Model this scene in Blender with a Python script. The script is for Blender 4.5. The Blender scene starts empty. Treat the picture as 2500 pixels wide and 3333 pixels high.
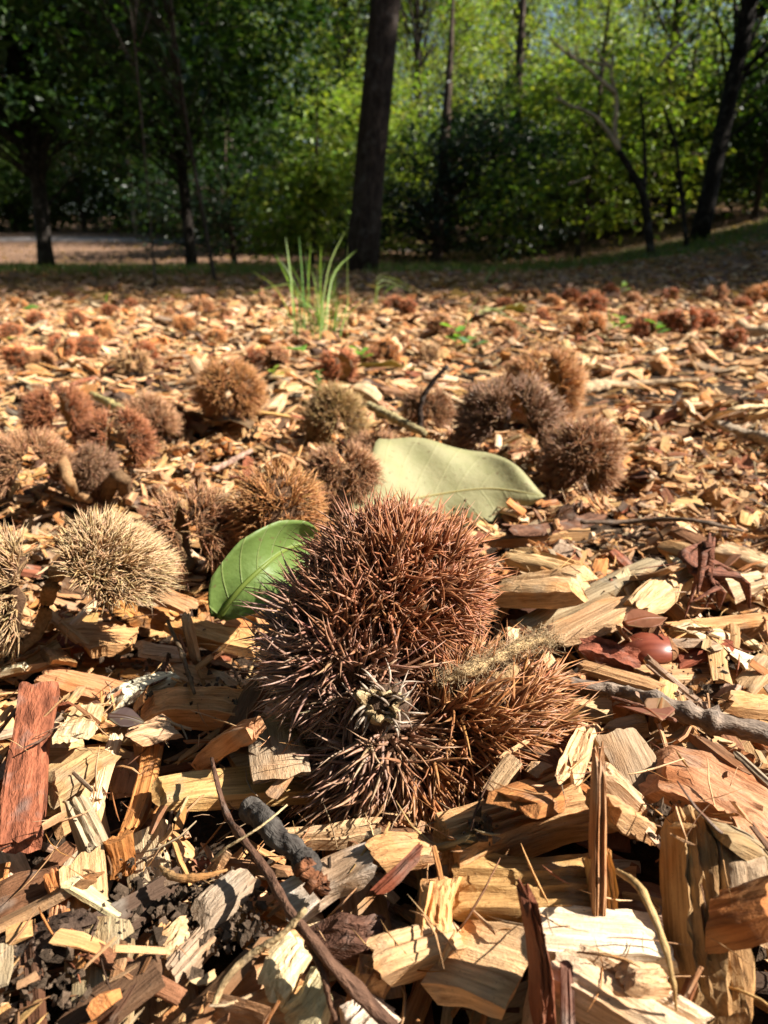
import bpy, math
import numpy as np
from mathutils import Vector, Matrix

rng = np.random.default_rng(11)
scene = bpy.context.scene
COL = scene.collection

# ------------------------------------------------------------------ camera, sky, sun, exposure
CAM = np.array([0.0, 0.0, 0.13])
PITCH = math.radians(20.1)
FPX = 2312.0
cam_d = bpy.data.cameras.new('camera')
cam = bpy.data.objects.new('camera', cam_d)
COL.objects.link(cam)
cam.location = CAM
cam.rotation_euler = (math.radians(90) - PITCH, 0, 0)
cam_d.sensor_fit = 'VERTICAL'
cam_d.sensor_height = 34.6
cam_d.sensor_width = 34.6
cam_d.lens = 24.0
cam_d.clip_start = 0.01
cam_d.clip_end = 500
cam_d.dof.use_dof = True
cam_d.dof.focus_distance = 0.162
cam_d.dof.aperture_fstop = 25.0
scene.camera = cam

SUN_EL = math.radians(43)
SUN_BACK = math.radians(-9)          # the sun stands to the right, a little on the camera's side
sun_vec = np.array([math.cos(SUN_EL) * math.cos(SUN_BACK), math.cos(SUN_EL) * math.sin(SUN_BACK), math.sin(SUN_EL)])
world = bpy.data.worlds.new('World')
scene.world = world
world.use_nodes = True
wn = world.node_tree
sky = wn.nodes.new('ShaderNodeTexSky')
sky.sky_type = 'NISHITA'
sky.sun_disc = False
sky.sun_elevation = SUN_EL
sky.sun_rotation = math.atan2(sun_vec[0], sun_vec[1])
wn.nodes['Background'].inputs['Strength'].default_value = 0.05
wn.links.new(sky.outputs[0], wn.nodes['Background'].inputs['Color'])
sun_d = bpy.data.lights.new('sun', 'SUN')
sun_d.energy = 5.0
sun_d.angle = math.radians(0.55)
sun_d.color = (1.0, 0.94, 0.85)
sun = bpy.data.objects.new('sun', sun_d)
COL.objects.link(sun)
sun.rotation_euler = Vector(-sun_vec).to_track_quat('-Z', 'Y').to_euler()
scene.view_settings.view_transform = 'Standard'
scene.view_settings.look = 'None'
scene.view_settings.exposure = 1.45
scene.view_settings.gamma = 1.0
scene.view_settings.use_curve_mapping = False
scene.cycles.use_denoising = True
try:
    scene.cycles.denoiser = 'OPENIMAGEDENOISE'
    scene.cycles.denoising_prefilter = 'ACCURATE'
except Exception:
    pass
scene.cycles.max_bounces = 8
scene.cycles.transparent_max_bounces = 8
scene.cycles.caustics_reflective = False
scene.cycles.caustics_refractive = False

FWD = np.array([0, math.cos(PITCH), -math.sin(PITCH)])
UP = np.array([0, math.sin(PITCH), math.cos(PITCH)])
RIGHT = np.array([1.0, 0, 0])


def ray(px, py):
    return FWD + RIGHT * ((px - 1250.0) / FPX) + UP * ((1666.5 - py) / FPX)


def at_depth(px, py, d):
    return CAM + ray(px, py) * d


def at_z(px, py, z):
    r = ray(px, py)
    return CAM + r * ((z - CAM[2]) / r[2])


def at_y(px, py, y):
    r = ray(px, py)
    return CAM + r * (y / r[1])


# ------------------------------------------------------------------ mesh helpers
def tag(o, label=None, cat=None, group=None, kind=None):
    if label: o['label'] = label
    if cat: o['category'] = cat
    if group: o['group'] = group
    if kind: o['kind'] = kind
    return o


def mesh_np(name, V, T, mat, col=None, lco=None, smooth=True, sharp=None):
    V = np.asarray(V, np.float32); T = np.asarray(T, np.int32)
    me = bpy.data.meshes.new(name)
    n = len(T); k = T.shape[1]
    me.vertices.add(len(V)); me.vertices.foreach_set('co', V.ravel())
    me.loops.add(n * k); me.loops.foreach_set('vertex_index', T.ravel())
    me.polygons.add(n)
    me.polygons.foreach_set('loop_start', np.arange(0, n * k, k, dtype=np.int32))
    me.polygons.foreach_set('use_smooth', np.full(n, smooth, dtype=bool))
    me.update(calc_edges=True)
    if col is not None:
        a = me.attributes.new('ccol', 'FLOAT_COLOR', 'POINT')
        c4 = np.ones((len(V), 4), np.float32); c4[:, :3] = col
        a.data.foreach_set('color', c4.ravel())
    if lco is not None:
        a = me.attributes.new('lco', 'FLOAT_VECTOR', 'POINT')
        a.data.foreach_set('vector', np.asarray(lco, np.float32).ravel())
    if sharp is not None:
        me.set_sharp_from_angle(angle=sharp)
    me.materials.append(mat)
    return me


def obj(name, me, parent=None, loc=None):
    o = bpy.data.objects.new(name, me)
    COL.objects.link(o)
    if loc is not None: o.location = loc
    if parent is not None: o.parent = parent
    return o


def empty(name, loc=(0, 0, 0), rz=0.0):
    o = bpy.data.objects.new(name, None)
    o.empty_display_size = 0.01
    COL.objects.link(o)
    o.location = loc
    o.rotation_euler = (0, 0, rz)
    return o


def copy_tree(o, parent=None):
    c = o.copy(); COL.objects.link(c); c.parent = parent
    for ch in list(o.children): copy_tree(ch, c)
    return c


class Acc:
    def __init__(s): s.V = []; s.T = []; s.C = []; s.L = []; s.n = 0
    def add(s, V, T, C, L=None):
        s.V.append(V); s.T.append(np.asarray(T) + s.n)
        s.C.append(np.broadcast_to(C, V.shape)); s.L.append(V if L is None else L); s.n += len(V)
    def mesh(s, name, mat, **kw):
        return mesh_np(name, np.concatenate(s.V), np.concatenate(s.T), mat,
                       col=np.concatenate(s.C), lco=np.concatenate(s.L), **kw)
    def tris(s): return sum(len(t) for t in s.T)


def norm(a):
    return a / np.maximum(np.linalg.norm(a, axis=-1, keepdims=True), 1e-12)


def smoothstep(t):
    t = np.clip(t, 0, 1); return t * t * (3 - 2 * t)


_lat = rng.random((64, 64))
def vnoise(x, y, sc, seed=0):
    u = np.asarray(x) * sc + 17.3 * seed; v = np.asarray(y) * sc - 9.7 * seed
    i = np.floor(u).astype(int); j = np.floor(v).astype(int)
    fu = smoothstep(u - i); fv = smoothstep(v - j)
    g = lambda a, b: _lat[a % 64, b % 64]
    return ((g(i, j) * (1 - fu) + g(i + 1, j) * fu) * (1 - fv) + (g(i, j + 1) * (1 - fu) + g(i + 1, j + 1) * fu) * fv) * 2 - 1


def frame(axis):
    z = norm(np.asarray(axis, float)); x = norm(np.cross(z, [.13, .97, .21])); return np.stack([x, np.cross(z, x), z], 1)


def tube(pts, rad, sides=6, wob=0.0, r=rng):
    """closed tapered tube along a polyline; returns V, T, L (local grain coordinates)"""
    pts = np.asarray(pts, float); n = len(pts)
    rad = np.broadcast_to(np.asarray(rad, float), (n,))
    tan = norm(np.gradient(pts, axis=0))
    ref = np.array([0.31, 0.2, 0.93]) if abs(tan[:, 2]).mean() < 0.8 else np.array([0.9, 0.3, 0.1])
    a = norm(np.cross(tan, ref)); b = np.cross(tan, a)
    th = np.arange(sides) / sides * 2 * math.pi
    rr = rad[:, None] * (1 + wob * r.normal(size=(n, sides)))
    V = pts[:, None] + rr[..., None] * (np.cos(th)[None, :, None] * a[:, None] + np.sin(th)[None, :, None] * b[:, None])
    s = np.concatenate([[0], np.cumsum(np.linalg.norm(np.diff(pts, axis=0), axis=1))])
    L = np.stack([np.broadcast_to(s[:, None], (n, sides)), rad[:, None] * np.cos(th), rad[:, None] * np.sin(th)], -1)
    V = V.reshape(-1, 3); L = L.reshape(-1, 3)
    i = np.arange(n - 1)[:, None] * sides; j = np.arange(sides)[None]; j2 = (j + 1) % sides
    q = np.stack([i + j, i + j2, i + sides + j2, i + sides + j], -1).reshape(-1, 4)
    T = np.concatenate([q[:, [0, 1, 2]], q[:, [0, 2, 3]]])
    m = len(V)
    V = np.concatenate([V, pts[:1], pts[-1:]]); L = np.concatenate([L, L[:1] * 0 + [s[0], 0, 0], L[:1] * 0 + [s[-1], 0, 0]])
    jj = np.arange(sides)
    T = np.concatenate([T, np.stack([np.full(sides, m), (jj + 1) % sides, jj], -1),
                        np.stack([np.full(sides, m + 1), (n - 1) * sides + jj, (n - 1) * sides + (jj + 1) % sides], -1)])
    return V, T, L


def spline(P, n):
    P = np.asarray(P, float)
    d = np.concatenate([[0], np.cumsum(np.linalg.norm(np.diff(P, axis=0), axis=1))]); d /= d[-1]
    m = np.gradient(P, d, axis=0) if len(P) > 2 else np.repeat((P[1:] - P[:1]), 2, 0)
    t = np.linspace(0, 1, n); k = np.clip(np.searchsorted(d, t, 'right') - 1, 0, len(P) - 2)
    h = (d[k + 1] - d[k])[:, None]; u = ((t - d[k]) / h[:, 0])[:, None]
    return ((2 * u**3 - 3 * u**2 + 1) * P[k] + (u**3 - 2 * u**2 + u) * h * m[k]
            + (-2 * u**3 + 3 * u**2) * P[k + 1] + (u**3 - u**2) * h * m[k + 1])


# ------------------------------------------------------------------ materials
class NT:
    def __init__(s, name):
        s.m = bpy.data.materials.new(name); s.m.use_nodes = True; s.t = s.m.node_tree
        s.b = s.t.nodes['Principled BSDF']; s.out = s.t.nodes['Material Output']
    def n(s, ty, **kw):
        nd = s.t.nodes.new(ty)
        for k, v in kw.items():
            if k.startswith('i_'):
                key = k[2:]
                key = int(key) if key.isdigit() else key
                nd.inputs[key].default_value = v
            else: setattr(nd, k, v)
        return nd
    def l(s, a, b): s.t.links.new(a, b)
    def attr(s, name): return s.n('ShaderNodeAttribute', attribute_name=name)
    def mapping(s, src, scale):
        m = s.n('ShaderNodeMapping'); m.inputs['Scale'].default_value = scale; s.l(src, m.inputs['Vector']); return m.outputs[0]
    def noise(s, src, scale, detail=3, rough=0.6, dist=0.0):
        nd = s.n('ShaderNodeTexNoise'); nd.inputs['Scale'].default_value = scale; nd.inputs['Detail'].default_value = detail
        nd.inputs['Roughness'].default_value = rough; nd.inputs['Distortion'].default_value = dist
        s.l(src, nd.inputs['Vector']); return nd.outputs['Fac']
    def ramp(s, src, lo, hi, a=0.0, b=1.0):
        nd = s.n('ShaderNodeMapRange'); nd.inputs['From Min'].default_value = lo; nd.inputs['From Max'].default_value = hi
        nd.inputs['To Min'].default_value = a; nd.inputs['To Max'].default_value = b; s.l(src, nd.inputs['Value']); return nd.outputs[0]
    def mix(s, fac, a, b, mode='MIX'):
        nd = s.n('ShaderNodeMix', data_type='RGBA', blend_type=mode)
        for v, i in ((fac, 0), (a, 6), (b, 7)):
            if hasattr(v, 'is_output'): s.l(v, nd.inputs[i])
            elif i == 0: nd.inputs[0].default_value = v
            else: nd.inputs[i].default_value = (*v, 1) if len(v) == 3 else v
        return nd.outputs[2]
    def math(s, op, a, b=0.0):
        nd = s.n('ShaderNodeMath', operation=op)
        for v, i in ((a, 0), (b, 1)):
            if hasattr(v, 'is_output'): s.l(v, nd.inputs[i])
            else: nd.inputs[i].default_value = v
        return nd.outputs[0]
    def bump(s, h, strength, dist):
        nd = s.n('ShaderNodeBump'); nd.inputs['Strength'].default_value = strength; nd.inputs['Distance'].default_value = dist
        s.l(h, nd.inputs['Height']); s.l(nd.outputs[0], s.b.inputs['Normal'])
    def base(s, c): s.l(c, s.b.inputs['Base Color'])


def wood_material():
    w = NT('chipped_wood')
    c = w.attr('ccol').outputs['Color']; L = w.attr('lco').outputs['Vector']
    fib = w.noise(w.mapping(L, (70, 1100, 1100)), 1.0, 4, 0.65, 0.3)
    fine = w.noise(w.mapping(L, (260, 2600, 2600)), 1.0, 3, 0.7)
    ring = w.noise(w.mapping(L, (18, 330, 330)), 1.0, 2, 0.5, 0.8)
    blot = w.noise(L, 110, 3, 0.6)
    rough = w.noise(L, 1500, 3, 0.7)
    dark = w.mix(1.0, c, (0.52, 0.43, 0.34), 'MULTIPLY')
    lite = w.mix(1.0, c, (1.25, 1.22, 1.15), 'MULTIPLY')
    k = w.ramp(w.math('ADD', w.math('MULTIPLY', fib, 0.65), w.math('MULTIPLY', ring, 0.35)), 0.34, 0.62)
    col = w.mix(k, dark, lite)
    grey = w.mix(0.75, col, (0.30, 0.27, 0.22))
    col = w.mix(w.ramp(blot, 0.56, 0.74, 0, 0.6), col, grey)
    orange = w.mix(1.0, col, (0.95, 0.68, 0.42), 'MULTIPLY')
    col = w.mix(w.ramp(w.noise(L, 75, 2, 0.5), 0.52, 0.7, 0, 0.7), col, orange)
    col = w.mix(w.ramp(rough, 0.62, 0.72, 0, 0.7), col, (0.06, 0.04, 0.025))
    w.base(col)
    h = w.math('ADD', w.math('MULTIPLY', fib, 1.0), w.math('ADD', w.math('MULTIPLY', fine, 0.5), w.math('MULTIPLY', rough, 0.35)))
    w.bump(h, 0.7, 0.0008)
    w.b.inputs['Roughness'].default_value = 0.78
    w.b.inputs['Specular IOR Level'].default_value = 0.25
    return w.m


def bark_material(name, sc=1.0):
    w = NT(name)
    c = w.attr('ccol').outputs['Color']; L = w.attr('lco').outputs['Vector']
    a = w.noise(w.mapping(L, (0.35, 1, 1)), 420 * sc, 4, 0.7)
    b = w.noise(L, 150 * sc, 3, 0.6)
    col = w.mix(w.ramp(a, 0.35, 0.65), w.mix(1.0, c, (0.45, 0.4, 0.38), 'MULTIPLY'), w.mix(1.0, c, (1.35, 1.3, 1.25), 'MULTIPLY'))
    col = w.mix(w.ramp(b, 0.55, 0.7, 0, 0.45), col, (0.16, 0.14, 0.12))
    w.base(col)
    w.bump(w.math('ADD', a, w.math('MULTIPLY', b, 0.6)), 0.9, 0.0016 / sc)
    w.b.inputs['Roughness'].default_value = 0.85
    w.b.inputs['Specular IOR Level'].default_value = 0.2
    return w.m


def spine_material():
    w = NT('burr_spine')
    c = w.attr('ccol').outputs['Color']
    g = w.n('ShaderNodeNewGeometry').outputs['Position']
    a = w.noise(g, 900, 2, 0.6)
    w.base(w.mix(w.ramp(a, 0.3, 0.7), w.mix(1.0, c, (0.7, 0.66, 0.62), 'MULTIPLY'), w.mix(1.0, c, (1.2, 1.2, 1.2), 'MULTIPLY')))
    w.bump(w.noise(g, 2500, 2, 0.6), 0.35, 0.0003)
    w.b.inputs['Roughness'].default_value = 0.45
    w.b.inputs['Specular IOR Level'].default_value = 0.4
    return w.m


def husk_material():
    w = NT('burr_husk')
    c = w.attr('ccol').outputs['Color']; g = w.n('ShaderNodeNewGeometry').outputs['Position']
    a = w.noise(g, 700, 4, 0.7)
    w.base(w.mix(w.ramp(a, 0.3, 0.7), w.mix(1.0, c, (0.5, 0.45, 0.4), 'MULTIPLY'), w.mix(1.0, c, (1.25, 1.2, 1.15), 'MULTIPLY')))
    w.bump(a, 0.8, 0.0012)
    w.b.inputs['Roughness'].default_value = 0.9
    w.b.inputs['Specular IOR Level'].default_value = 0.1
    return w.m


def leaf_material(name, trans=0.4, rough=0.45, vein=0.0, vs=.8):
    w = NT(name)
    c = w.attr('ccol').outputs['Color']
    col = c
    if vein:
        L = w.attr('lco').outputs['Vector']
        sp = w.n('ShaderNodeSeparateXYZ'); w.l(L, sp.inputs[0])
        ay = w.math('ABSOLUTE', sp.outputs['Y'])
        # midrib and slanting side veins, from leaf coordinates
        s = w.math('ADD', w.math('MULTIPLY', sp.outputs['X'], vein), w.math('MULTIPLY', ay, -0.75 * vein))
        s = w.math('PINGPONG', s, 0.5)
        v1 = w.ramp(s, 0.0, 0.07, 1, 0)
        v2 = w.ramp(ay, 0.0, 0.0009, 1, 0)
        vv = w.math('MAXIMUM', w.math('MULTIPLY', v1, 0.55), v2)
        blot = w.noise(L, 120, 3, 0.6)
        col = w.mix(w.ramp(blot, 0.4, 0.7, 0, 0.45), col, w.mix(1.0, col, (0.7, 0.78, 0.6), 'MULTIPLY'))
        col = w.mix(w.ramp(w.noise(L, 420, 2, 0.5), 0.66, 0.72, 0, 0.7), col, (0.16, 0.11, 0.05))
        col = w.mix(w.math('MULTIPLY', vv, vs), col, w.mix(0.6, col, (0.5, 0.5, 0.22)))
        w.bump(w.math('ADD', w.math('MULTIPLY', vv, -0.8 * vs), w.math('MULTIPLY', w.noise(L, 300, 3, 0.6), 0.5)), 0.7, 0.001)
    w.base(col)
    w.b.inputs['Roughness'].default_value = rough
    w.b.inputs['Specular IOR Level'].default_value = 0.35
    tr = w.n('ShaderNodeBsdfTranslucent')
    w.l(w.mix(1.0, col, (1.25, 1.35, 0.55), 'MULTIPLY'), tr.inputs['Color'])
    ms = w.n('ShaderNodeMixShader'); ms.inputs[0].default_value = trans
    w.l(w.b.outputs[0], ms.inputs[1]); w.l(tr.outputs[0], ms.inputs[2]); w.l(ms.outputs[0], w.out.inputs[0])
    return w.m


def nut_material():
    w = NT('chestnut_shell')
    c = w.attr('ccol').outputs['Color']; L = w.attr('lco').outputs['Vector']
    a = w.noise(w.mapping(L, (60, 700, 700)), 1.0, 3, 0.6)
    w.base(w.mix(w.ramp(a, 0.3, 0.7), w.mix(1.0, c, (0.6, 0.5, 0.5), 'MULTIPLY'), c))
    w.b.inputs['Roughness'].default_value = 0.38
    return w.m


def ground_material():
    w = NT('ground_soil')
    g = w.n('ShaderNodeNewGeometry').outputs['Position']
    sp = w.n('ShaderNodeSeparateXYZ'); w.l(g, sp.inputs[0])
    a = w.noise(g, 160, 4, 0.7); b = w.noise(g, 28, 3, 0.6); cc = w.noise(g, 1.1, 3, 0.6)
    soil = w.mix(w.ramp(a, 0.35, 0.7), (0.018, 0.012, 0.008), (0.075, 0.048, 0.03))
    litter = w.mix(w.ramp(b, 0.35, 0.65), (0.10, 0.055, 0.035), (0.36, 0.22, 0.14))
    litter = w.mix(w.ramp(w.noise(g, 9, 3, 0.7), 0.4, 0.62), w.mix(0.5, litter, (0.07, 0.045, 0.03)), litter)
    green = w.mix(w.ramp(b, 0.3, 0.7), (0.03, 0.05, 0.012), (0.12, 0.15, 0.04))
    far = w.ramp(sp.outputs['Y'], 1.2, 3.0)
    col = w.mix(far, soil, litter)
    gm = w.math('MULTIPLY', w.ramp(sp.outputs['Y'], 3.8, 4.4), w.ramp(sp.outputs['Y'], 6.2, 7.2, 1, 0))
    gm = w.math('MULTIPLY', gm, w.ramp(cc, 0.36, 0.52))
    col = w.mix(gm, col, green)
    w.base(col)
    w.bump(w.math('ADD', a, b), 0.8, 0.006)
    w.b.inputs['Roughness'].default_value = 0.95
    w.b.inputs['Specular IOR Level'].default_value = 0.1
    return w.m


def road_material():
    w = NT('road_asphalt')
    g = w.n('ShaderNodeNewGeometry').outputs['Position']
    w.base(w.mix(w.noise(g, 60, 4, 0.7), (0.17, 0.14, 0.125), (0.32, 0.265, 0.235)))
    w.b.inputs['Roughness'].default_value = 0.9
    return w.m


M_WOOD = wood_material()
M_BARK = bark_material('twig_bark')
M_TREE = bark_material('tree_bark', 0.09)
M_SPINE = spine_material()
M_HUSK = husk_material()
M_LEAF = leaf_material('tree_foliage', 0.42, 0.4)
M_FALLEN = leaf_material('fallen_leaf', 0.25, 0.65, vein=85.0, vs=.35)
M_GREENLEAF = leaf_material('green_leaf', 0.35, 0.5, vein=170.0, vs=.8)
M_GRASS = leaf_material('grass_blade', 0.45, 0.45)
M_NUT = nut_material()
M_GROUND = ground_material()
M_ROAD = road_material()

# ------------------------------------------------------------------ ground
def gz(x, y):
    x = np.asarray(x, float); y = np.asarray(y, float)
    z = 0.006 * vnoise(x, y, 5.0, 1) + 0.02 * vnoise(x, y, 0.8, 2) * smoothstep((np.hypot(x, y) - 0.8) / 2.0)
    z = z + 0.55 * smoothstep((x - 0.75) / 4.0) * smoothstep((y - 1.3) / 2.8)
    z = z + 0.60 * smoothstep((y - 6.5) / 12.0) + 0.05 * np.maximum(y - 18, 0)
    return z


def build_ground():
    n = 230
    u = np.linspace(-1, 1, n); v = np.linspace(0, 1, n + 60)
    X = 0.9 * u + 70 * np.sign(u) * np.abs(u) ** 4
    Y = -0.6 + 3.2 * v + 100 * v ** 4
    XX, YY = np.meshgrid(X, Y)
    V = np.stack([XX, YY, gz(XX, YY)], -1).reshape(-1, 3)
    i = (np.arange(len(Y) - 1)[:, None] * n + np.arange(n - 1)[None]).ravel()
    q = np.stack([i, i + 1, i + n + 1, i + n], -1)
    o = obj('ground', mesh_np('ground', V, q, M_GROUND))
    tag(o, 'dark mulch soil with brown litter and grass towards the trees', 'ground', kind='structure')
    # woodland road on the far slope
    P = spline([(-16, 11.2, 0), (-9, 12.6, 0), (-5, 12.8, 0), (-2.4, 12.0, 0), (0.5, 10.8, 0), (4, 10.4, 0)], 60)
    tn = norm(np.gradient(P, axis=0)); sd = np.stack([-tn[:, 1], tn[:, 0], tn[:, 2] * 0], -1)
    W = np.linspace(-0.55, 0.55, 5)
    V = (P[:, None] + sd[:, None] * W[None, :, None]); V[..., 2] = gz(V[..., 0], V[..., 1]) + 0.012
    m = 5; i = (np.arange(59)[:, None] * m + np.arange(4)[None]).ravel()
    o = obj('road', mesh_np('road', V.reshape(-1, 3), np.stack([i, i + m, i + m + 1, i + 1], -1), M_ROAD))
    tag(o, 'narrow grey road crossing the leaf-strewn slope', 'road', kind='structure')


build_ground()

# height map of the mulch bed, raised by everything that is laid on it
RES = 0.003
HX0, HX1, HY0, HY1 = -1.15, 1.15, -0.12, 1.75
HNX, HNY = int((HX1 - HX0) / RES), int((HY1 - HY0) / RES)
_gx, _gy = np.meshgrid(HX0 + (np.arange(HNX) + .5) * RES, HY0 + (np.arange(HNY) + .5) * RES)
H = gz(_gx, _gy) + 0.004 * vnoise(_gx, _gy, 40, 3) + 0.004 * vnoise(_gx, _gy, 16, 4)
KEEP = np.zeros((HNY, HNX), bool)          # where a hand-placed piece lies on top


def cell(x, y):
    return (np.clip(((y - HY0) / RES).astype(int), 0, HNY - 1), np.clip(((x - HX0) / RES).astype(int), 0, HNX - 1))


def hz(x, y, r=0.006):
    if not (HX0 < x < HX1 and HY0 < y < HY1): return float(gz(x, y))
    k = max(1, int(r / RES)); i = int((y - HY0) / RES); j = int((x - HX0) / RES)
    return float(np.mean(H[max(0, i - k):i + k + 1, max(0, j - k):j + k + 1]))


def on_bed(px, py, dz=0.0):
    z = 0.012
    for _ in range(4):
        p = at_z(px, py, z + dz); z = hz(p[0], p[1])
    return at_z(px, py, z + dz)


_fx = np.linspace(-.5, .5, 7); _fy = np.linspace(-.5, .5, 4)
FXX, FYY = [a.ravel() for a in np.meshgrid(_fx, _fy)]


def stamp(c, ex, ey, L, W, T, keep=False):
    nx = max(3, int(L / RES * 1.3)); ny = max(3, int(W / RES * 1.3))
    a, b = np.meshgrid(np.linspace(-.48, .48, nx) * L, np.linspace(-.48, .48, ny) * W)
    P = c + a.ravel()[:, None] * ex + b.ravel()[:, None] * ey
    ii, jj = cell(P[:, 0], P[:, 1])
    ok = (P[:, 0] > HX0) & (P[:, 0] < HX1) & (P[:, 1] > HY0) & (P[:, 1] < HY1)
    np.maximum.at(H, (ii[ok], jj[ok]), P[ok, 2] + T * 0.5)
    if keep: KEEP[ii[ok], jj[ok]] = True


def drop(L, W, T, x, y, yaw, ta=0.0, tb=0.0):
    cx, sx = math.cos(yaw), math.sin(yaw)
    lx = FXX * L; ly = FYY * W
    ii, jj = cell(x + lx * cx - ly * sx, y + lx * sx + ly * cx)
    z = H[ii, jj]
    a = z.mean(); b = (lx * z).sum() / (lx * lx).sum(); c = (ly * z).sum() / (ly * ly).sum()
    b = np.clip(b * 0.9, -.7, .7) + ta; c = np.clip(c * 0.8, -.7, .7) + tb
    a = a + np.percentile(z - a - b * lx - c * ly, 72)
    ex = norm(np.array([cx, sx, b])); ey = np.array([-sx, cx, c]); ey = norm(ey - ex * ex.dot(ey)); ez = np.cross(ex, ey)
    ctr = np.array([x, y, a + T * 0.42])
    stamp(ctr, ex, ey, L, W, T)
    return ctr, np.stack([ex, ey, ez], 1)


# ------------------------------------------------------------------ wood chips
def chip_geo(L, W, T, ns=8, top=9, jag=0.10, ridge=0.25, bend=0.0, slant=None, taper=0.2, r=rng):
    bot = max(2, top - 2)
    yt = np.linspace(-.5, .5, top); yb = np.linspace(.5, -.5, bot)
    y = np.concatenate([yt, yb]); k = len(y)
    rp = np.cumsum(r.normal(0, 1, top)); rp = rp - np.linspace(rp[0], rp[-1], top); rp /= max(1e-6, np.abs(rp).max())
    rp = rp * 0.5 + r.uniform(-.5, .5, top)
    edge = 1 - 0.7 * (np.abs(yt) * 2) ** 4 * r.uniform(0, 1)
    zt = 0.5 * edge + ridge * rp * 0.5
    zb = -0.5 + ridge * 0.4 * r.uniform(-1, 1, bot)
    z = np.concatenate([zt, zb]) * T
    s = np.linspace(-.5, .5, ns)
    wi = np.interp(s, [-.5, -.15, .2, .5], 1 - taper * r.uniform(0, 1.3, 4)); cy = np.interp(s, [-.5, 0, .5], r.uniform(-.12, .12, 3)) * W
    sl = r.uniform(-.9, .9, 2) if slant is None else slant
    ja = np.convolve(np.r_[r.uniform(-1, 1, k + 2)], [.3, .5, .3], 'valid')[:k] * jag
    jb = np.convolve(np.r_[r.uniform(-1, 1, k + 2)], [.3, .5, .3], 'valid')[:k] * jag
    sk = r.uniform(-.35, .35, 2) * W
    a = -.5 * L + ja * L + sl[0] * z + sk[0] * y; b = .5 * L + jb * L + sl[1] * z + sk[1] * y
    t = (s + .5)[:, None]
    X = a[None] * (1 - t) + b[None] * t
    Y = y[None] * W * wi[:, None] + cy[:, None]
    thin = np.interp(s, [-.5, -.3, .3, .5], [r.uniform(.5, 1), 1, 1, r.uniform(.4, 1)])
    Z = z[None] * thin[:, None] + T * ridge * (.07 * r.normal(size=(ns, k)) + .16 * np.cumsum(r.normal(size=(ns, k)), 0) / ns) + bend * L * ((s * 2) ** 2 - .33)[:, None]
    tw = r.normal(0, .10) * s * 2
    Y, Z = Y * np.cos(tw)[:, None] - Z * np.sin(tw)[:, None], Y * np.sin(tw)[:, None] + Z * np.cos(tw)[:, None]
    V = np.stack([X, Y, Z], -1).reshape(-1, 3)
    i = np.arange(ns - 1)[:, None] * k; j = np.arange(k)[None]; j2 = (j + 1) % k
    q = np.stack([i + j, i + j2, i + k + j2, i + k + j], -1).reshape(-1, 4)
    Tt = [q[:, [0, 2, 1]], q[:, [0, 3, 2]]]
    c0 = V[:k].mean(0) + [L * .03, 0, 0]; c1 = V[-k:].mean(0) - [L * .03, 0, 0]
    m = len(V); V = np.concatenate([V, [c0, c1]]); jj = np.arange(k)
    Tt += [np.stack([np.full(k, m), jj, (jj + 1) % k], -1), np.stack([np.full(k, m + 1), (ns - 1) * k + (jj + 1) % k, (ns - 1) * k + jj], -1)]
    return V, np.concatenate(Tt)


CH_COL = {  # wood and bark colours (linear)
    'tan': (0.47, 0.305, 0.165), 'pale': (0.60, 0.435, 0.265), 'cream': (0.66, 0.54, 0.38), 'golden': (0.52, 0.335, 0.155),
    'orange': (0.42, 0.205, 0.075), 'grey': (0.34, 0.28, 0.205), 'brown': (0.21, 0.115, 0.06), 'bark': (0.115, 0.065, 0.042),
    'red': (0.24, 0.09, 0.05), 'dark': (0.07, 0.048, 0.036), 'white': (0.74, 0.69, 0.56)}
CH_KEYS = ['tan', 'pale', 'cream', 'golden', 'orange', 'grey', 'brown', 'bark', 'red', 'dark']
CH_P = np.array([.26, .22, .09, .13, .11, .05, .06, .04, .02, .02])


CH_NEAR = np.array([.27, .13, .05, .12, .11, .10, .11, .06, .03, .03])      # more bark and weathered wood close by, paler chips further off


def chip_colour(k=None, near=False):
    if k is None: k = CH_KEYS[np.searchsorted(np.cumsum(CH_NEAR if near else CH_P), min(rng.random(), .999))]
    c = np.array(CH_COL[k]) * [.95, .865, .80] * rng.uniform(.82, 1.2) * (1 + rng.normal(0, .04, 3))
    return k, np.clip(c, .01, .85)


def rand_size(lo, hi):
    t = rng.random(); s = lo + (hi - lo) * rng.random() ** 1.6
    if t < .46: return 'sliver', s * 1.25, s * rng.uniform(.12, .24), s * rng.uniform(.05, .12)
    if t < .94: return 'flake', s, s * rng.uniform(.32, .62), s * rng.uniform(.06, .15)
    return 'block', s * .8, s * rng.uniform(.45, .7), s * rng.uniform(.22, .38)


def in_view(x, y, pad=0.25):
    return abs(x) < 0.60 * max(y, 0) * 1.0 + pad


bulk = {'fine': Acc(), 'coarse': Acc()}
candidates = []
_lib = {}


def lib_chip(kind, ns, top):
    """one of a stock of ready-made chip shapes, in units of length, width and thickness"""
    if (kind, ns, top) not in _lib:
        pr = {'sliver': (1.0, .16, .07), 'flake': (1.0, .46, .13), 'block': (1.0, .7, .37)}[kind]
        _lib[kind, ns, top] = [(lambda g: (g[0] / np.array(pr), g[1]))(chip_geo(*pr, ns, top, jag=.10, ridge=.45, bend=rng.normal(0, .035))) for _ in range(45)]
    a = _lib[kind, ns, top]
    return a[rng.integers(len(a))]



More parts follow.
